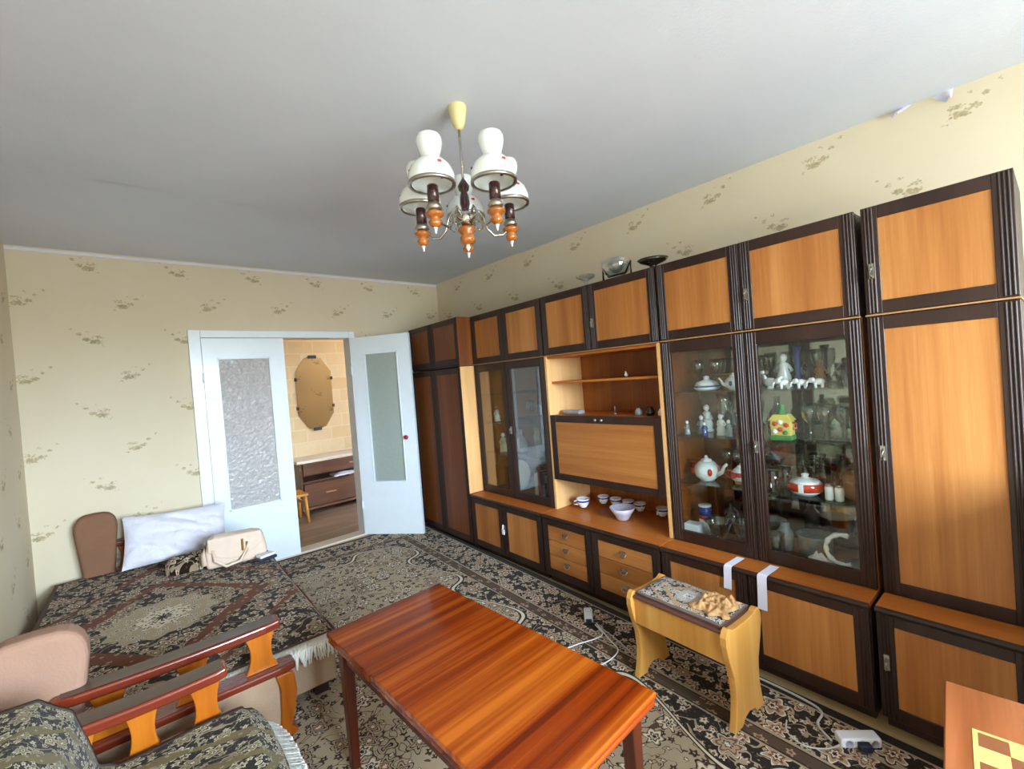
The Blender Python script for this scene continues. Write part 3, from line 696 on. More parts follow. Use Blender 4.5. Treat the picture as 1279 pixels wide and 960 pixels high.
tag(MB().box(-.03, .03, -.04, .04, 0, .075).build('white_carton', 'whitem', None, .002), 'small white carton in front of the tin at the bottom shelf', 'box').location = at(1.20, .198, Z0)
lat('glass_bowl', [(r*.8, z*1.7) for r, z in BW], 'crystal', at(1.075, .22, Z0), 'greyish glass bowl beside the tin at the cabinet bottom', 'bowl')
lat('glass_bowl', [(r*.62, z*1.9) for r, z in BW], 'crystal', at(.955, .24, Z0), 'glass bowl beside the centre stile at the cabinet bottom', 'bowl')
lat('saucer_stack', [(.045, 0), (.07, .012), (.072, .03), (.06, .034), (.001, .03)], 'porcelain', at(.97, .36, Z0), 'stack of white saucers behind the glass bowl', 'saucers')
lat('dark_jug', DEC, 'darkitem', at(1.08, .38, Z0), 'dark bottle at the back of the bottom shelf', 'bottle')
# -- near (right) door of the display cabinet
for i, (s, k, lb) in enumerate(((.715, 1.15, 'white elephant figurine at the left of the row, nearest the door stile'), (.645, 1.05, 'white elephant figurine in the middle of the row'), (.58, 1.1, 'white elephant figurine at the right of the row'))):
    elephant(at(s, .215, Z3), PI/2+.3, lb, k*.72)
bird(at(.782, .235, Z3), 1.2, 'white bird figurine by the door stile on the top shelf')
figurine(at(.745, .30, Z3), 'slim white statuette behind the elephants', 'porcelain', .16)
figurine(at(.60, .31, Z3), 'brown figurine behind the right-hand elephants', 'edge', .12, 0, 'edge')
lat('bud_vase', [(.02, 0), (.024, .01), (.010, .06), (.012, .15), (.022, .19)], 'blue', at(.685, .30, Z3), 'slender blue glass vase on the top shelf', 'vase')
for s, d in ((.83, .38), (.72, .41), (.64, .40)): lat('wine_glass', [(r, z*1.1) for r, z in WG], 'crystal', at(s, d, Z3), 'crystal glass at the back of the top shelf above the elephants', 'glass', 'glasses behind the elephants')
for s, d in ((.47, .24), (.52, .33), (.455, .36)): lat('tumbler', TG, 'crystal', at(s, d, Z3), 'clear tumbler at the right end of the top shelf', 'glass', 'tumblers at the right end of the top shelf')
lat('salt_pot', [(.014, 0), (.018, .02), (.012, .035), (.001, .04)], 'porcelain', at(.49, .27, Z3+.0), 'tiny white pot among the tumblers', 'pot')
hs_ = thing('painted_box', 'painted wooden house-shaped box in yellow, green and red', 'ornament', at(.735, .215, Z2), -TH)
MB().box(-.03, .03, -.045, .045, 0, .022).build('base', 'green', hs_, .003)
MB().box(-.027, .027, -.042, .042, .022, .09).build('walls', 'yellow', hs_, .003)
for yy, zz, mt in ((-.025, .07, 'redglaze'), (.022, .075, 'redglaze'), (.0, .05, 'redglaze'), (-.02, .036, 'green'), (.025, .04, 'porcelain'), (.0, .084, 'porcelain')): MB().ell((-.028, yy, zz), (.004, .012, .011), 8, 5).build('painted_flower', mt, hs_)
MB().prism([(-.05, .09), (.05, .09), (.028, .118), (-.028, .118)], 'x', -.03, .03).build('roof', 'yellow', hs_, .002)
MB().lathe([(.022, .118), (.024, .125), (.012, .135), (.010, .15), (.014, .156), (.001, .165)], 12).build('finial', 'green', hs_)
for c in (-1, 1): MB().tube([(0, c*.042, .08), (0, c*.058, .075), (0, c*.058, .055), (0, c*.042, .05)], .005, 6).build('handle', 'redglaze', hs_)
for i, (s, d) in enumerate(((.63, .24), (.565, .22), (.50, .23), (.60, .32), (.53, .31), (.465, .30), (.67, .36), (.455, .40))):
    lat('wine_glass', [(r*1.1, z) for r, z in WG], 'crystal', at(s, d, Z2), 'stemmed crystal glass on the shelf below the elephants', 'glass', 'stemmed glasses beside the painted box')
lat('decanter', DEC, 'crystal', at(.80, .34, Z2), 'crystal decanter behind the painted box', 'decanter')
for i, (s, d) in enumerate(((.795, .22), (.78, .33), (.70, .36))): lat('tumbler', TG, 'crystal', at(s, d, Z1), 'clear tumbler left of the red dish on the third shelf', 'glass', 'tumblers beside the red dish')
rd = thing('red_tureen', 'round red dish with white lid and white stripe on the third shelf', 'dish', at(.665, .240, Z1))
MB().lathe([(.04, 0), (.055, .012), (.066, .022)], 24).build('foot', 'porcelain', rd); MB().lathe([(.066, .022), (.07, .03), (.07, .055), (.066, .058)], 24).build('bowl', 'redglaze', rd)
MB().lathe([(.066, .058), (.05, .070), (.018, .078), (.012, .082), (.016, .094), (.001, .1)], 24).build('lid', 'porcelain', rd)
MB().box(-.073, -.066, -.010, .010, .02, .06).build('white_stripe', 'porcelain', rd, .002)
for s in (.565, .528): 
    t = thing('salt_shaker', 'ribbed white shaker, one of a pair right of the red dish', 'shaker', at(s, .205, Z1), 0, 'pair of white shakers')
    MB().lathe([(.014, 0), (.0165, .006), (.0165, .055), (.014, .06)], 12).build('body', 'porcelain', t); MB().lathe([(.014, .06), (.012, .07), (.001, .072)], 12).build('cap', 'steel', t)
for s, d in ((.62, .34), (.55, .37)): lat('amber_bottle', [(r*.7, z*.9) for r, z in DEC], 'amberglass', at(s, d, Z1), 'small amber glass bottle behind the red dish', 'bottle', 'amber bottles behind the red dish')
lat('tan_jar', [(.05, 0), (.055, .01), (.055, .09), (.04, .11)], 'edge', at(.482, .30, Z1), 'tan jar at the right of the third shelf', 'jar')
tag(MB().tube([(0, -.03, .0), (0, .01, .07), (0, .03, .085)], [.004, .005, .007], 8).build('wooden_spoon', 'edge'), 'thin wooden stick leaning right of the shakers', 'stick').location = at(.47, .21, Z1+.004)
lat('steel_pot', [(.06, 0), (.072, .01), (.075, .09), (.078, .095), (.07, .095)], 'greyglaze', at(.67, .33, Z0), 'grey enamel pot at the back of the bottom shelf', 'pot')
lat('grey_tumbler', [(.03, 0), (.034, .004), (.04, .105), (.037, .105)], 'crystal', at(.795, .21, Z0), 'wide glass at the left of the bottom shelf behind the right door', 'glass')
lat('grey_jar', [(.03, 0), (.034, .004), (.036, .09), (.02, .11), (.02, .13)], 'greyglaze', at(.79, .31, Z0), 'grey jar standing behind the wide glass', 'jar')
cn = thing('crumpled_napkin', 'crumpled white napkin on the bottom shelf beside the white ring', 'napkin', at(.62, .215, Z0))
def crump(a, b):
    r = 1-(2*abs(a-.5))**2; q = 1-(2*abs(b-.5))**2
    return ((a-.5)*.07, (b-.5)*.12, .004+.06*r*q*(.6+.7*mnoise.noise(Vector((a*5, b*5, 3)))+.4*abs(mnoise.noise(Vector((a*12, b*12, 8))))))
MB().grid(crump, 16, 18, False).build('napkin_cloth', 'paper', cn)
lat('tan_saucer', [(.03, 0), (.05, .008), (.055, .014), (.001, .01)], 'edge', at(.71, .21, Z0), 'small tan saucer left of the crumpled napkin', 'saucer')
pts = [(0, -.062*math.cos(a), .062+.062*math.sin(a)) for a in [math.radians(g) for g in range(70, 301, 10)]]
ring = tag(MB().tube(pts, [.010+.002*math.sin(i*1.7) for i in range(len(pts))], 8).build('porcelain_ring', 'porcelain'), 'white open ring-shaped ornament at the lower right of the display', 'ornament'); ring.location = at(.53, .20, Z0+.03); ring.rotation_euler = (0, .15, -TH)
lat('dark_plate', [(.03, 0), (.055, .01), (.062, .016), (.001, .012)], 'greyglaze', at(.487, .28, Z0), 'grey dish behind the white ring ornament', 'dish')
# -- far display cabinet (darker)
def sdish(s, d, z, r, mat, lb):
    o = tag(MB().lathe([(.001, 0), (r*.5, .003), (r*.65, .010), (r, .02), (r, .023), (r*.6, .014), (.001, .006)], 24).build('standing_plate', mat), lb, 'plate')
    x, y, zz = at(s, d, z); o.location = (x, y, zz+r*.97); o.rotation_euler = (0, -PI/2+.2, -TH)
sdish(2.80, .35, Z0, .12, 'porcelain', 'white plate standing at the bottom behind the left narrow glass door')
sdish(2.40, .42, Z2+.02, .10, 'greyglaze', 'grey plate standing on a shelf behind the right narrow glass door')
figurine(at(2.96, .25, Z2+.02), 'small white figurine with reddish head behind the left narrow glass door', 'porcelain', .13, PI, 'edge')
figurine(at(2.90, .25, Z1+.015), 'tan figurine on the shelf under the red-headed one', 'book_w', .16, PI)
figurine(at(2.85, .30, Z1+.015), 'pale figurine beside the tan one', 'porcelain', .12, PI)
lat('crystal_vase', [(r*1.1, z*1.1) for r, z in VS], 'crystal', at(2.48, .27, Z1+.015), 'tall crystal vase behind the right narrow glass door', 'vase')
lat('glass_bowl', [(r*.9, z) for r, z in BW], 'crystal', at(2.36, .25, Z1+.015), 'shallow crystal bowl behind the right narrow glass door', 'bowl')
for s, mt, h, lb in ((2.47, 'book_r', .20, 'red spined book at the bottom behind the right narrow door'), (2.51, 'book_w', .18, 'cream book left of the red book'), (2.43, 'book_b', .19, 'dark blue book right of the red book'), (2.395, 'darkitem', .17, 'black book at the right end of the short row')):
    t = thing('book', lb, 'book', at(s, .24, Z0), -TH, 'books at the bottom of the far display')
    MB().box(0, .13, -.016, -.013, 0, h).box(0, .13, .013, .016, 0, h).box(-.003, 0, -.016, .016, 0, h).build('cover', mt, t); MB().box(.002, .126, -.0128, .0128, .003, h-.003).build('pages', 'paper', t)
for s, d in ((2.56, .3), (2.62, .33), (2.36, .36)): lat('wine_glass', [(r, z*1.1) for r, z in WG], 'crystal', at(s, d, Z2+.02), 'stemmed glass in the far display cabinet', 'glass', 'stemmed glasses in the far display')
lat('dark_jug', [(r*1.2, z) for r, z in DEC], 'greyglaze', at(2.73, .3, Z1+.015), 'grey jug by the centre stile of the far display', 'jug')
# -- open shelves
gc = thing('glasses_case', 'grey rounded spectacle case on the lower open shelf', 'case', at(2.06, .24, 1.1325), -TH+PI/2)
MB().prism([(-.03, .0), (.03, 0), (.034, .012), (.03, .03), (-.03, .03), (-.034, .012)], 'x', -.075, .075).build('case_body', 'greyglaze', gc, .008, 3); MB().prism([(-.0345, .013), (.0345, .013), (.0345, .0155), (-.0345, .0155)], 'x', -.072, .072).build('hinge_line', 'steel', gc)
for i, (s, r, mt, lb) in enumerate(((1.53, .022, 'greyglaze', 'small grey round jar on the lower open shelf'), (1.45, .026, 'darkitem', 'dark round jar right of the grey one'), (1.375, .02, 'whitem', 'little white pot at the right end of the lower open shelf'))):
    lat('small_jar', [(r*.8, 0), (r, r*.4), (r, r*1.2), (r*.6, r*1.6), (r*.6, r*2)], mt, at(s, .24, 1.1325), lb, 'jar')
lat('metal_peg', [(.012, 0), (.012, .01), (.005, .012), (.005, .05), (.001, .055)], 'steel', at(1.72, .26, 1.1325), 'thin upright metal peg on the lower open shelf', 'peg')
tag(MB().ell((0, 0, .012), (.014, .012, .012), 10, 6).tube([(0, 0, .02), (0, .004, .035)], .005, 6).build('trinket', 'porcelain'), 'tiny white trinket on the upper open shelf', 'trinket').location = at(1.63, .28, 1.367)
for i, (s, d, lb) in enumerate(((2.045, .25, 'white cup at the left end of the row under the drop-front'), (1.99, .40, 'white cup set back, second from the left under the drop-front'), (1.885, .405, 'white cup third from the left under the drop-front'), (1.785, .41, 'white cup fourth from the left under the drop-front'), (1.69, .405, 'white cup fifth from the left under the drop-front'), (1.52, .40, 'white cup alone at the shaded right end under the drop-front'))):
    cup(at(s, d, .4845-.0005), [2.5, 3.4, .6, 2.9, 4.0, 3.0][i], lb, 'white cups under the drop-front', 'porcelain', .046 if i == 0 else .040)
lat('wide_bowl', [(.035, 0), (.04, .006), (.062, .045), (.082, .078), (.078, .078), (.058, .045), (.001, .012)], 'lilac', at(1.70, .235, .4695), 'wide pale lilac bowl in front of the row of cups', 'bowl', n=24)
# -- crystal on top of the unit
TZ = 1.961
lat('crystal_bowl', [(.03, 0), (.012, .01), (.012, .04), (.06, .06), (.065, .075)], 'crystal', at(1.83, .20, TZ), 'small footed glass dish at the left on top of the unit', 'dish', cap=False)
cb = thing('crystal_basket', 'large crystal bowl in a dark metal holder on top of the unit', 'bowl', at(1.60, .22, TZ))
MB().lathe([(.04, .02), (.07, .04), (.09, .08), (.085, .12)], 20, cap=False).build('bowl', 'crystal', cb)
MB().tube([(0, .1, 0), (0, .1, .09), (0, .06, .03), (0, -.06, .03), (0, -.1, .09), (0, -.1, 0)], .007, 6).build('holder', 'black', cb); MB().ell((0, 0, .09), (.045, .05, .05), 12, 8).build('crystal_ball', 'crystal', cb)
lat('metal_dish', [(.03, 0), (.02, .01), (.02, .02), (.07, .04), (.085, .055), (.07, .045), (.001, .025)], 'darkitem', at(1.335, .20, TZ), 'shallow dark metal dish on top of the unit over the shelf edge', 'dish')
# -- paper strips over the base ledge
def strip(s, hang, wid, lb):
    t = thing('paper_strip', lb, 'paper strip', at(s, 0, .4695), -TH)
    pr = [(.115, .001), (.05, .0015), (0, .002), (-.0095, -.002), (-.0105, -.012), (-.0105, -hang*.6), (-.012, -hang)]
    def fn(a, b):
        i = min(int(b*6), 5); f = b*6-i; p, q = pr[i], pr[i+1]
        return (p[0]*(1-f)+q[0]*f, (a-.5)*wid+.01*b*0-(.5-b)*.012, p[1]*(1-f)+q[1]*f)
    o = MB().grid(fn, 2, 24, False).build('strip', 'paper', t)
    return t
strip(.925, .11, .036, 'shorter white paper strip hanging over the ledge, left of the two')
strip(.775, .155, .040, 'longer white paper strip hanging over the ledge, right of the two')

# ------------------------------------------------------------------ chandelier
CX, CY = 1.103, 1.44
ch = thing('chandelier', 'five-arm chandelier with white opal glass shades and amber turned holders', 'chandelier', (CX, CY, H), math.atan2(-CY, -CX))
def zz(z): return z-H
MB().lathe([(.034, 0), (.037, -.012), (.034, -.035), (.026, -.075), (.016, -.095), (.006, -.1)], 24).build('ceiling_cup', 'cream_pl', ch)
MB().tube([(0, 0, zz(2.43)), (0, 0, zz(2.2))], .005, 8).build('rod', 'chrome', ch)
MB().lathe([(.006, zz(2.225)), (.012, zz(2.215)), (.024, zz(2.195)), (.02, zz(2.18)), (.012, zz(2.172)), (.018, zz(2.155)), (.02, zz(2.125)), (.014, zz(2.10)), (.02, zz(2.092))], 18).build('turned_stem', 'plum', ch)
MB().lathe([(.02, zz(2.094)), (.034, zz(2.085)), (.04, zz(2.065)), (.03, zz(2.045)), (.016, zz(2.035))], 20).build('hub', 'chrome', ch)
MB().lathe([(.014, zz(2.036)), (.034, zz(2.028)), (.036, zz(2.018)), (.022, zz(2.004)), (.03, zz(1.99)), (.026, zz(1.972)), (.012, zz(1.962))], 20).build('centre_finial', 'amber', ch)
MB().lathe([(.008, zz(1.963)), (.009, zz(1.95)), (.003, zz(1.94)), (.0005, zz(1.935))], 12).build('tip', 'porcelain', ch)
R_ = .192; LZ = zz(1.962)
for k in range(5):
    a = math.radians(36+72*k); ca, sa = math.cos(a), math.sin(a)
    P2 = lambda r, z: (r*ca, r*sa, z)
    mb = MB()
    MB().tube([P2(.03, zz(2.07)), P2(.055, zz(2.10)), P2(.075, zz(2.075)), P2(.09, zz(2.03)), P2(.115, zz(2.005)), P2(.15, zz(2.008)), P2(.178, zz(2.03)), P2(R_, zz(2.045))], .0055, 8).build('arm', 'chrome', ch)
    MB().tube([P2(.035, zz(2.05)), P2(.06, zz(2.06)), P2(.07, zz(2.035)), P2(.055, zz(2.022)), P2(.045, zz(2.035))], .003, 6).build('scroll', 'chrome', ch)
    c = (R_*ca, R_*sa, LZ)
    hd = MB().lathe([(.008, .022), (.020, .03), (.024, .042), (.016, .054), (.020, .058), (.033, .066), (.034, .074), (.02, .083)], 20, c).build('candle_holder', 'amber', ch)
    MB().lathe([(.0005, -.002), (.004, .004), (.006, .016), (.009, .022)], 12, c).build('finial', 'porcelain', hd)
    MB().lathe([(.02, .083), (.03, .092), (.024, .105), (.019, .115)], 18, c).build('collar', 'steel', hd)
    MB().lathe([(.021, .113), (.021, .172), (.018, .176)], 16, c).build('candle_sleeve', 'plum', hd)
    sh = MB().lathe([(.078, .178), (.0845, .19), (.083, .212), (.074, .238), (.056, .258), (.040, .268), (.0355, .276), (.037, .288), (.043, .306), (.0475, .324), (.0475, .340), (.043, .353), (.036, .358), (.035, .354), (.041, .340), (.040, .32), (.031, .285), (.032, .275), (.05, .254), (.069, .234), (.078, .210), (.079, .19), (.074, .178)], 28, c, False).build('shade', 'opal', ch)
    MB().lathe([(.078, .172), (.086, .174), (.0865, .184), (.081, .186), (.077, .182), (.078, .172)], 28, c, False).build('shade_ring', 'steel', sh)
    for g in (0, 2.1, 4.2):
        aa = g+.5; n = Vector((math.cos(aa), math.sin(aa), 0))
        MB().ell((c[0]+n.x*.0735, c[1]+n.y*.0735, c[2]+.232), (.009, .009, .006), 8, 6).build('painted_flower', 'redglaze' if g < 2 else 'navy', sh)

# ------------------------------------------------------------------ coffee table
ct = thing('coffee_table', 'low polished mahogany table in the middle of the rug', 'table', (.80, 1.225, .012), math.radians(1.5))
TW, TL, TT = .252, .535, .508
MB().box(-TW, TW, -TL, TL, TT-.020, TT).build('table_top', 'table', ct, .004, 3)
MB().box(-TW+.004, TW-.004, -TL+.004, TL-.004, TT-.040, TT-.023).build('under_leaf', 'table', ct, .003)
for s in (-1, 1):
    MB().box(s*(TW-.05), s*(TW-.032), -TL+.06, TL-.06, TT-.10, TT-.040).build('apron', 'tableleg', ct)
    MB().box(-TW+.05, TW-.05, s*(TL-.05), s*(TL-.068), TT-.10, TT-.040).build('apron', 'tableleg', ct)
    for q in (-1, 1):
        x, y = s*(TW-.045), q*(TL-.06); mb = MB(); a, b = .022, .015
        mb.add([(x-b, y-b, 0), (x+b, y-b, 0), (x+b, y+b, 0), (x-b, y+b, 0), (x-a, y-a, TT-.04), (x+a, y-a, TT-.04), (x+a, y+a, TT-.04), (x-a, y+a, TT-.04)], [(3, 2, 1, 0), (4, 5, 6, 7), (0, 1, 5, 4), (1, 2, 6, 5), (2, 3, 7, 6), (3, 0, 4, 7)])
        mb.build('leg', 'tableleg', ct, .003)

# ------------------------------------------------------------------ chess table
M['chesswood'] = wood('chess_table_wood', '#70381A', '#884A28', '#9E603A', 'x', 40, .05, .35, .3, 6, .15, 1, .3)
M['sq_d'] = plain('dark_square', '#6E3E26', .3, 0, .1, .4); M['sq_l'] = plain('light_square', '#BE9A58', .3, 0, .06, .4)
cx1, cy1, cz = 1.466, .146, .60
kt_ = thing('chess_table', 'wooden table with an inlaid chessboard at the bottom right', 'table', (cx1, cy1, .0), math.radians(4))
LX, LY = .70, .47
MB().box(-LX, 0, -LY, 0, cz-.022, cz).build('table_top', 'chesswood', kt_, .003)
bx, by, sq = -.158, -.043, .048
n8 = 8*sq
for a, b, c, d in ((bx-n8-.008, bx, by-.008, by), (bx-n8-.008, bx, by-n8-.008, by-n8), ):
    MB().box(a, b, c, d, cz-.002, cz+.0006).build('inlay_line', 'sq_l', kt_)
MB().box(bx-.008, bx, by-n8, by-.008, cz-.002, cz+.0006).build('inlay_line', 'sq_l', kt_); MB().box(bx-n8-.008, bx-n8, by-n8, by-.008, cz-.002, cz+.0006).build('inlay_line', 'sq_l', kt_)
qd = MB().box(-sq/2+.0003, sq/2-.0003, -sq/2+.0003, sq/2-.0003, -.0015, .0005).mesh('square')
for i in range(8):
    for j in range(8):
        me = qd if (i+j) % 2 == 0 else bpy.data.meshes.get('square_light')
        if me is None: me = qd.copy(); me.materials.clear(); me.name = 'square_light'
        if not me.materials: me.materials.append(M['sq_d'] if (i+j) % 2 == 0 else M['sq_l'])
        o = bpy.data.objects.new('square', me); COL.objects.link(o); o.parent = kt_; o.location = (bx-.008-sq*(i+.5)+.004, by-.008-sq*(j+.5)+.004, cz)
MB().box(-LX+.05, -.05, -LY+.05, -LY+.068, cz-.10, cz-.022).box(-LX+.05, -.05, -.068, -.05, cz-.10, cz-.022).box(-LX+.05, -LX+.068, -LY+.05, -.05, cz-.10, cz-.022).box(-.068, -.05, -LY+.05, -.05, cz-.10, cz-.022).build('apron', 'chesswood', kt_)
for x in (-.06, -LX+.06):
    for y in (-.06, -LY+.06): MB().tube([(x, y, .012), (x, y, cz-.03)], [.015, .022], 10).build('leg', 'chesswood', kt_)

# ------------------------------------------------------------------ rustic stool with a rug pad
st = thing('wooden_stool', 'honey pine stool with curved plank ends beside the wall unit', 'stool', (1.795, .975, .012), math.radians(-4.5))
def prof(side):
    pts = [(.120, 0), (.104, .05), (.092, .12), (.098, .20), (.125, .28), (.140, .34), (.139, .37), (.128, .392), (.112, .40), (.088, .388), (.05, .384)]
    return pts
pp = prof(1); poly = pp+[(-x, z) for x, z in reversed(pp)]+[(-.06, 0.0), (-.045, .02), (0, .03), (.045, .02), (.06, 0.0)]
def plank(y0, y1):
    # left/right halves of the lower outline joined with an arch cut
    lower = [(-.06, 0), (-.04, .022), (0, .032), (.04, .022), (.06, 0)]
    o = [(x, z) for x, z in pp]+[(-x, z) for x, z in reversed(pp)]+lower
    return MB().prism(o, 'y', y0, y1)
for s in (-1, 1): plank(s*.205, s*.232).build('end_plank', 'pine', st, .003)
MB().box(-.118, -.100, -.205, .205, .255, .372).build('side_board', 'pine', st, .002); MB().box(.100, .118, -.205, .205, .255, .372).build('side_board', 'pine', st, .002)
MB().box(-.128, .128, -.204, .204, .372, .386).build('seat_board', 'seat_edge', st, .005)
M['padrug'] = rugmat('pad_rug', .12, .21, 'throw', 2.2, dict(dark='#2A2228', beige='#A89C90', light='#D8D2CC', rust='#B08A5C', brown='#6A5C54', field='#B4A898'))
pdg = thing('seat_rug', 'small grey and ochre patterned rug piece lying on the stool', 'rug', st.location+Vector((0, 0, .3865)), math.radians(-4.5))
MB().grid(lambda a, b: ((a-.5)*.225, (b-.5)*.395, .010+.008*(1-(2*a-1)**6)*(1-(2*b-1)**8)+.003*mnoise.noise(Vector((a*5, b*8, 5)))), 16, 26).build('pile', 'padrug', pdg)
MB().box(-.112, .112, -.197, .197, .001, .0095).build('backing', 'seat_edge', pdg)
cwp = thing('crumpled_cloth', 'crumpled golden brown cloth at the near end of the stool', 'cloth', pdg.location+Vector((.0, -.118, .0185)), math.radians(-4.5))
M['goldcloth'] = plain('gold_cloth', '#B98A58', .7, 0, .35, 0, 30, .3)
def cfn(a, b):
    r = max(0, 1-((2*a-1)**2)); q = max(0, 1-((2*b-1)**2))
    n1 = abs(mnoise.noise(Vector((a*6, b*5, 2)))); n2 = abs(mnoise.noise(Vector((a*13, b*12, 4))))
    e = (r*q)**.35
    return ((a-.5)*(.17+.04*mnoise.noise(Vector((b*4, 0, 9)))), (b-.5)*(.14+.05*mnoise.noise(Vector((a*4, 3, 9)))), .001+e*(.010+.034*n1+.016*n2))
MB().grid(cfn, 40, 36).build('folds', 'goldcloth', cwp)

# ------------------------------------------------------------------ extension lead, charger, cables
ps = thing('power_strip', 'white power strip lying on the rug in front of the cabinets', 'power strip', (1.905, .428, .015), math.radians(-47))
MB().box(-.068, .068, -.024, .024, .0, .034).build('housing', 'whitem', ps, .008, 3)
for x in (-.043, 0, .043):
    sk_ = MB().lathe([(.0135, 0), (.014, .0015), (.012, .0015), (.011, 0), (.001, 0)], 16).build('socket', 'lilac', ps); sk_.location = (x, -.0242, .017); sk_.rotation_euler = (PI/2, 0, 0)
pl = MB().box(-.02, .02, -.05, -.026, .004, .03).build('dark_plug', 'navy', ps, .004)
def cable(name, pts, r, lb, mat='cable'):
    # smooth with Catmull-Rom
    out = []; P = [Vector(p) for p in pts]; P = [P[0]]+P+[P[-1]]
    for i in range(1, len(P)-2):
        for k in range(6):
            t = k/6; a, b, c, d = P[i-1], P[i], P[i+1], P[i+2]
            out.append(.5*((2*b)+(c-a)*t+(2*a-5*b+4*c-d)*t*t+(3*b-a-3*c+d)*t**3))
    out.append(P[-2])
    return tag(MB().tube(out, r, 6).build(name, mat), lb, 'cable')
cable('power_cable', [(1.85, .495, .02), (1.90, .55, .022), (1.985, .56, .02), (2.02, .66, .017), (2.035, .85, .017), (2.06, 1.2, .017), (2.06, 1.40, .017), (2.0, 1.52, .017)], .0045, 'grey white cable running along the plinth to the power strip')
cable('phone_cable', [(1.85, .47, .02), (1.80, .50, .019), (1.765, .56, .019), (1.79, .62, .019), (1.85, .64, .019)], .0025, 'thin loose cable left of the power strip')
cg = thing('extension_socket', 'small white extension socket block on the rug by the drawers', 'socket', (1.935, 1.675, .015), math.radians(-48))
MB().box(-.024, .024, -.052, .052, 0, .036).build('housing', 'whitem', cg, .009, 3)
MB().lathe([(.017, .036), (.0175, .0372), (.0155, .0372), (.015, .036)], 16, (0, .018, 0), False).build('socket_rim', 'lilac', cg)
MB().box(-.016, .016, -.066, -.052, .004, .026).build('dark_plug', 'navy', cg, .004)
cable('charger_cable', [(1.90, 1.60, .02), (1.86, 1.52, .018), (1.80, 1.52, .018), (1.70, 1.56, .018), (1.62, 1.58, .02)], .003, 'thin white cable from the socket block towards the table', 'whitem')
cable('charger_cable', [(1.91, 1.60, .024), (1.84, 1.46, .018), (1.80, 1.38, .018), (1.72, 1.36, .018), (1.63, 1.37, .02)], .003, 'second thin white cable from the socket block, nearer the stool', 'whitem')
cable('black_cable', [(1.95, 1.72, .02), (2.00, 1.76, .03), (2.03, 1.70, .03), (2.02, 1.60, .03), (2.0, 1.56, .03), (1.97, 1.60, .018)], .004, 'dark coiled cable behind the socket block', 'black')
cable('grey_cable', [(1.90, 1.56, .018), (1.86, 1.42, .018), (1.80, 1.28, .018), (1.735, 1.20, .018)], .003, 'grey cable running from the socket block to the stool leg')

# ------------------------------------------------------------------ sofa bed
SA = -math.atan(.04)
SX, SY = .718, 2.167
sf = thing('sofa_bed', 'unfolded sofa bed with wooden slatted arm and tan side pads', 'sofa', (SX, SY, .012), SA)
BT = .285
MB().box(-1.15, -.02, .01, 1.97, .06, .20).build('base_box', 'beige_fab', sf, .01)
MB().box(-1.16, -.005, 0, 1.98, .20, BT-.012).build('mattress', 'beige_fab', sf, .02, 3)
for x in (-1.1, -.08):
    for y in (.08, 1.9): MB().box(x-.03, x+.03, y-.03, y+.03, 0, .06).build('foot', 'frame', sf)
def arm(parent, y, x0, x1, top, low, mirror=1, pad=None, splats=(), panel=True):
    """wooden slatted arm in a plane of constant local y"""
    n = 12
    def rail(za, zb, wy, name, mat, xa, xb, dip):
        def f(t): return xa+(xb-xa)*t
        mb = MB(); rings = []
        for i in range(n+1):
            t = i/n; z = dip*math.sin(PI*t)
            ww = wy*(1 if .06 < t < .94 else .8)
            rings.append([(f(t), y-ww, za-z), (f(t), y+ww, za-z), (f(t), y+ww, zb-z), (f(t), y-ww, zb-z)])
        vs = [p for r in rings for p in r]; fs = [(0, 1, 2, 3), tuple(4*n+k for k in (3, 2, 1, 0))]
        for i in range(n):
            for k in range(4): fs.append((4*i+k, 4*i+(k+1) % 4, 4*(i+1)+(k+1) % 4, 4*(i+1)+k))
        mb.add(vs, fs); return mb.build(name, mat, parent, .008, 3)
    tr_ = rail(top-.035, top, .045, 'top_rail', 'armred', x0, x1, .008)
    mb = MB(); nn = 12
    def tf(a, b): t = .03+.94*a; return (x0+(x1-x0)*t, y+(b-.5)*.078, top+.0022-.008*math.sin(PI*t))
    mb.grid(tf, nn, 1).build('rail_cap', 'armtop', tr_)
    rail(low-.03, low, .045, 'lower_rail', 'armred', x0, x1+.045, 0)
    for a, b in splats:
        c = (a+b)/2; hw_ = (b-a)/2; h = top-.035-low
        o = []
        for k in range(9):
            t = k/8; o.append((hw_*(.62+.38*(2*t-1)**2), low+h*t))
        poly = [(c+x, z) for x, z in o]+[(c-x, z) for x, z in reversed(o)]
        MB().prism(poly, 'y', y-.012, y+.012).build('splat', 'arm', parent, .003)
    if panel:
        MB().box(x0, x1-.02, y-.03, y+.03, .05, low-.03).build('side_panel', 'beige_fab', parent, .008)
        pf = [(x1-.035, .0), (x1+.03, .0), (x1+.035, .015), (x1+.012, .04), (x1+.03, .10), (x1+.042, .18), (x1+.035, .25), (x1+.02, low-.03), (x1-.035, low-.03), (x1-.02, .2), (x1-.025, .1)]
        MB().prism(pf, 'y', y-.045, y+.045).build('front_post', 'arm', parent, .006, 3)
def sidepad(parent, y, x0, x1, z0, z1, mat, th=.05):
    c = (x0+x1)/2; h = (x1-x0)/2; o = []
    for k in range(13):
        a = PI*k/12; o.append((c+h*math.copysign(abs(math.cos(a))**.6, math.cos(a)), z1-.11+.11*math.sin(a)**.8))
    o += [(c-h*.72, z0), (c+h*.72, z0)]
    return MB().prism(o, 'y', y-th, y+th).build('side_pad', mat, parent, .025, 4)
arm(sf, -.085, -.93, -.262, .485, .292, splats=((-.395, -.275), (-.62, -.50), (-.85, -.74)))
sidepad(sf, -.035, -1.10, -.835, .30, .69, 'tan_fab')
arm(sf, 2.02, -.93, -.262, .485, .292, splats=((-.395, -.275), (-.62, -.50), (-.85, -.74)))
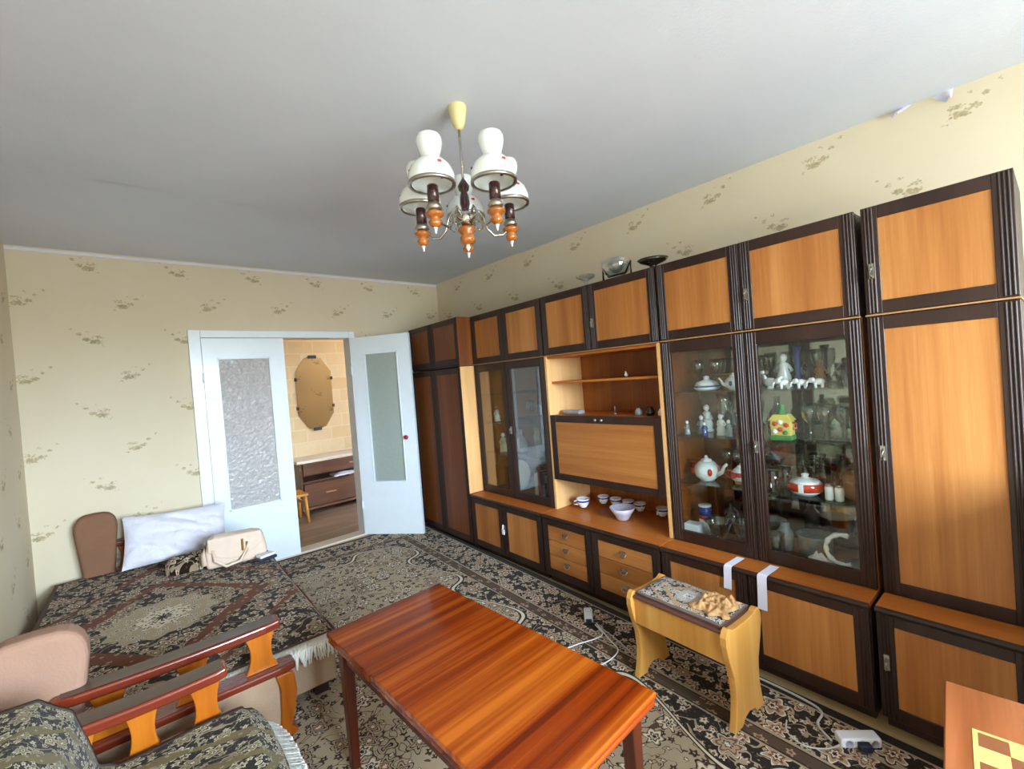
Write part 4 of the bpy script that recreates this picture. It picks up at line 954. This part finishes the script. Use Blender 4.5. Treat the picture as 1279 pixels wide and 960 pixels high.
sidepad(sf, 2.0, -1.055, -.835, .27, .70, 'tan_fab_shaded')
# throw on the sofa bed
THW, THL = .585, .985
M['throw'] = rugmat('sofa_throw', THW, THL, 'throw', 1.0, dict(dark='#1E140F', beige='#9C886E', light='#D4C6AE', rust='#6C381E', brown='#4E3828', field='#A8967A'), off=(-.06, -.14))
loc = Matrix.Rotation(SA, 4, 'Z') @ Vector((-.575, .99, 0))
tw = thing('sofa_throw', 'brown medallion patterned throw with white fringe spread over the sofa bed', 'throw', (SX+loc.x, SY+loc.y, .012+BT-.008), SA)
def tfn(a, b):
    x = (a-.5)*2*THW; y = (b-.5)*2*THL
    z = .012+.006*mnoise.noise(Vector((x*3, y*3, 0)))+.003*mnoise.noise(Vector((x*9, y*9, 4)))
    e = max(0, a-.955)/.045; z -= .045*e*e; x -= .012*e*e
    return (x, y, z)
ob = MB().grid(tfn, 44, 70).build('cloth', 'throw', tw)
MB().tube([(THW-.012+.004*math.sin(i*.9), -THL+2*THL*i/30, -.024+.003*math.sin(i*1.3)) for i in range(31)], .007, 6).build('edge_binding', 'bind', tw)
def fringe(parent, pts, out, ln, nper, mat='fringe', jit=.012, drop=1.0):
    """strands hanging from a polyline; out = outward direction function"""
    mb = MB(); P = [Vector(p) for p in pts]
    for i in range(len(P)-1):
        for k in range(nper):
            t = (k+random.random()*.6)/nper; p = P[i].lerp(P[i+1], t); d = (P[i+1]-P[i]).normalized()
            o = Vector(out(i+t)).normalized(); l = ln*random.uniform(.8, 1.15); w_ = .0035
            e = p+o*l*.45+Vector((0, 0, -l*.9*drop))+d*random.uniform(-jit, jit); mdl = p+o*l*.4+Vector((0, 0, -l*.25*drop))
            nrm = o*.002
            vs = [p-d*w_, p+d*w_, mdl+d*w_, mdl-d*w_, e+d*w_*.7, e-d*w_*.7]
            mb.add(vs, [(0, 1, 2, 3), (3, 2, 4, 5)], True)
    o_ = mb.build('fringe', mat, parent); o_['kind'] = 'stuff'
    sm = o_.modifiers.new('thick', 'SOLIDIFY'); sm.thickness = .003
    return o_
fringe(tw, [(-THW+.02+i*(2*THW-.03)/24, -THL-.002, .012) for i in range(25)], lambda t: (0, -1, 0), .085, 12)
# raised fold of the throw under the pillow
bl = thing('bolster', 'low bolster under brown patterned cloth beneath the white pillow', 'bolster', (.36, 3.76, .312), SA)
def bfn(a, b):
    x = (a-.5)*.36; an = PI*b; r = .062*(1-(2*a-1)**8*.5)
    return (x+.30, -r*1.9*math.cos(an)+.78, r*1.5*math.sin(an)-.004)
bc = MB().grid(bfn, 16, 14).build('cover', 'throw', bl); bc.location = (-.30, -.78, 0)
MB().box(-.17, .17, -.11, .11, -.004, .0).build('underside', 'bind', bl)

# pillow
M['pillow'] = None
m = Mat('pillow_case'); v = m.obj(); d, c = m.voro(m.vmul(v, (1, 1, .2)), 11)
pr_ = m.math('MULTIPLY', m.math('LESS_THAN', d, .16), m.math('GREATER_THAN', m.noise(v, 40, 3), .52))
cc = m.mix(m.math('MULTIPLY', pr_, .35), lin('#DCD8E2'), lin('#6E9690'))
m.bsdf(cc, .9, .15, normal=m.bump(m.noise(v, 14, 4, .6, .8), .5, .02), sheen=.2); M['pillow'] = m.m
pw = thing('pillow', 'white crumpled pillow leaning against the wall and the closed door', 'pillow', (.275, 3.985, .318), math.radians(-3))
def pillow_pt(a, b, sgn):
    u, v = 2*a-1, 2*b-1
    th = .075*max(0, (1-abs(u)**2.6)*(1-abs(v)**2.6))**.55
    pinch = 1-.05*(1-abs(v)**2)*abs(u)**3
    x = u*.30*(1-.06*(1-v*v)*0)*pinch; z = v*.178*(1-.07*(1-abs(u)**2)*abs(v))
    wr_ = .04*mnoise.noise(Vector((u*1.8+v*2, v*2.2, 5*sgn)))+.045*abs(mnoise.noise(Vector((u*3.2+v*3.5, v*1.6-u*2, 2*sgn))))+.008*mnoise.noise(Vector((u*8+v*7, v*4-u*5, 2*sgn)))
    return (x, sgn*th+wr_*(th/.075), z)
pm = MB().grid(lambda a, b: pillow_pt(a, b, -1), 34, 26).grid(lambda a, b: pillow_pt(a, b, 1), 34, 26)
po_ = pm.build('case', 'pillow', pw); po_.rotation_euler = (math.radians(-24), math.radians(3), 0); po_.location = (0, .03, .170)

# handbag
hb = thing('handbag', 'cream leather handbag with a gold clasp lying on the sofa bed', 'bag', (.555, 3.56, .316), math.radians(-10))
bp = [(-.17, 0), (.17, 0), (.18, .05), (.165, .15), (.15, .185), (.10, .198), (-.12, .205), (-.155, .19), (-.175, .1)]
MB().prism(bp, 'y', -.055, .055).build('body', 'bag', hb, .022, 4)
fp = [(-.155, .20), (.15, .196), (.155, .12), (.06, .055), (-.02, .045), (-.10, .07), (-.155, .12)]
fl = MB().prism(fp, 'y', -.066, -.056).build('flap', 'bag', hb, .004)
MB().box(.03, .044, -.072, -.066, .085, .165).build('clasp', 'gold', fl, .003)
MB().tube([(-.13, -.062, .13), (-.12, -.085, .06), (-.06, -.1, .015), (.02, -.095, .03), (.06, -.08, .09), (.065, -.07, .14)], .009, 8).build('handle', 'bag', hb)
MB().tube([(-.16, .0, .17), (-.185, -.02, .10), (-.178, -.03, .03)], .02, 8).build('side_gusset', 'bag', hb)
wl = tag(MB().box(-.06, .06, -.035, .035, 0, .02).build('wallet', 'navy', None, .006), 'dark navy wallet under the right end of the handbag', 'wallet'); wl.location = (.70, 3.43, .316); wl.rotation_euler = (0, 0, .25)
wl2 = tag(MB().box(-.05, .05, -.03, .03, 0, .018).build('card_case', 'paper', None, .005), 'small white card case on top of the navy wallet', 'case'); wl2.location = (.70, 3.435, .3365); wl2.rotation_euler = (0, 0, .3)

# ------------------------------------------------------------------ armchair (lower left)
AA = -math.atan(.04)
ac = thing('armchair', 'armchair with wooden slatted arm under a fringed throw, bottom left', 'armchair', (.27, 1.20, .012), AA)
MB().box(-.62, .0, .02, .66, .08, .30).build('seat_box', 'beige_fab', ac, .02, 3)
for x in (-.56, -.06):
    for y in (.08, .60): MB().box(x-.025, x+.025, y-.025, y+.025, 0, .08).build('foot', 'frame', ac)
bkp = [(-.62, .12), (-.44, .28), (-.49, .50), (-.54, .57), (-.62, .57), (-.66, .50), (-.68, .2)]
MB().prism(bkp, 'y', .04, .62).build('backrest', 'tan_fab', ac, .03, 4)
arm(ac, .685, -.52, -.065, .485, .292, splats=((-.18, -.08), (-.345, -.25), (-.49, -.40)), panel=False)
MB().prism([(-.12, 0), (-.06, 0), (-.05, .1), (-.06, .26), (-.12, .26)], 'y', .64, .73).build('front_post', 'arm', ac, .006)
arm(ac, -.03, -.52, -.065, .485, .292, splats=((-.18, -.08), (-.345, -.25), (-.49, -.40)), panel=False)
MB().prism([(-.12, 0), (-.06, 0), (-.05, .1), (-.06, .26), (-.12, .26)], 'y', -.075, .015).build('front_post', 'arm', ac, .006)
M['athrow'] = rugmat('armchair_throw', .60, .3225, 'throw', 2.0, uv=True, pal= dict(dark='#1E1817', beige='#8E8066', light='#C8BC9E', rust='#6A5C3A', brown='#4C4034', field='#9A8A60'))
at_ = thing('armchair_throw', 'grey and gold patterned throw with white fringe draped over the armchair', 'throw', ac.location, AA)
path = [(.045, .25), (.03, .31), (-.02, .335), (-.2, .33), (-.36, .33), (-.40, .36), (-.42, .45), (-.445, .54), (-.51, .605), (-.62, .61), (-.70, .54)]
def afn(a, b):
    i = min(int(a*10), 9); f = a*10-i; p, q = path[i], path[i+1]
    x = p[0]*(1-f)+q[0]*f; z = p[1]*(1-f)+q[1]*f; y = .0+.645*b
    rnd_ = abs(2*b-1)
    if a < .3: x += -.05*rnd_**4*(1-a/.3)
    z += .008*mnoise.noise(Vector((a*9, b*6, 2)))
    return (x, y, z)
g = MB().grid(afn, 50, 40).build('cloth', 'athrow', at_)
uvl = g.data.uv_layers.new(name='UVMap')
for lp in g.data.loops:
    vi = lp.vertex_index; uvl.data[lp.index].uv = (((vi % 51)/50-.5)*1.2, ((vi//51)/40-.5)*.645)
sm = g.modifiers.new('thick', 'SOLIDIFY'); sm.thickness = .008
fringe(at_, [(.047-.05*abs(2*i/24-1)**4, .645*i/24, .262) for i in range(25)], lambda t: (1, .0, 0), .10, 10, drop=.75)
cd_ = thing('added_shading_chest', 'dark wooden chest of drawers beside the wall unit near the window', 'chest', (1.54, -.78, 0))  # unseen chest, added to keep window light off the lower cabinet doors
MB().box(0, .70, 0, .62, .10, .96).build('carcass', 'frame', cd_, .003); MB().box(-.015, .715, -.015, .635, .96, .985).build('top_board', 'vanity', cd_, .005)
for k in range(4):
    d_ = MB().box(-.018, 0, .02, .60, .115+k*.21, .315+k*.21).build('drawer', 'vanity', cd_, .003)
    for yy in (.15, .47): MB().ell((-.032, yy, .215+k*.21), (.016, .014, .014), 10, 7).build('knob', 'steel', d_)
for x in (.03, .67):
    for y in (.04, .58): MB().tube([(x, y, .0), (x, y, .10)], [.018, .026], 10).build('leg', 'frame', cd_)
print('objects', len(bpy.data.objects))
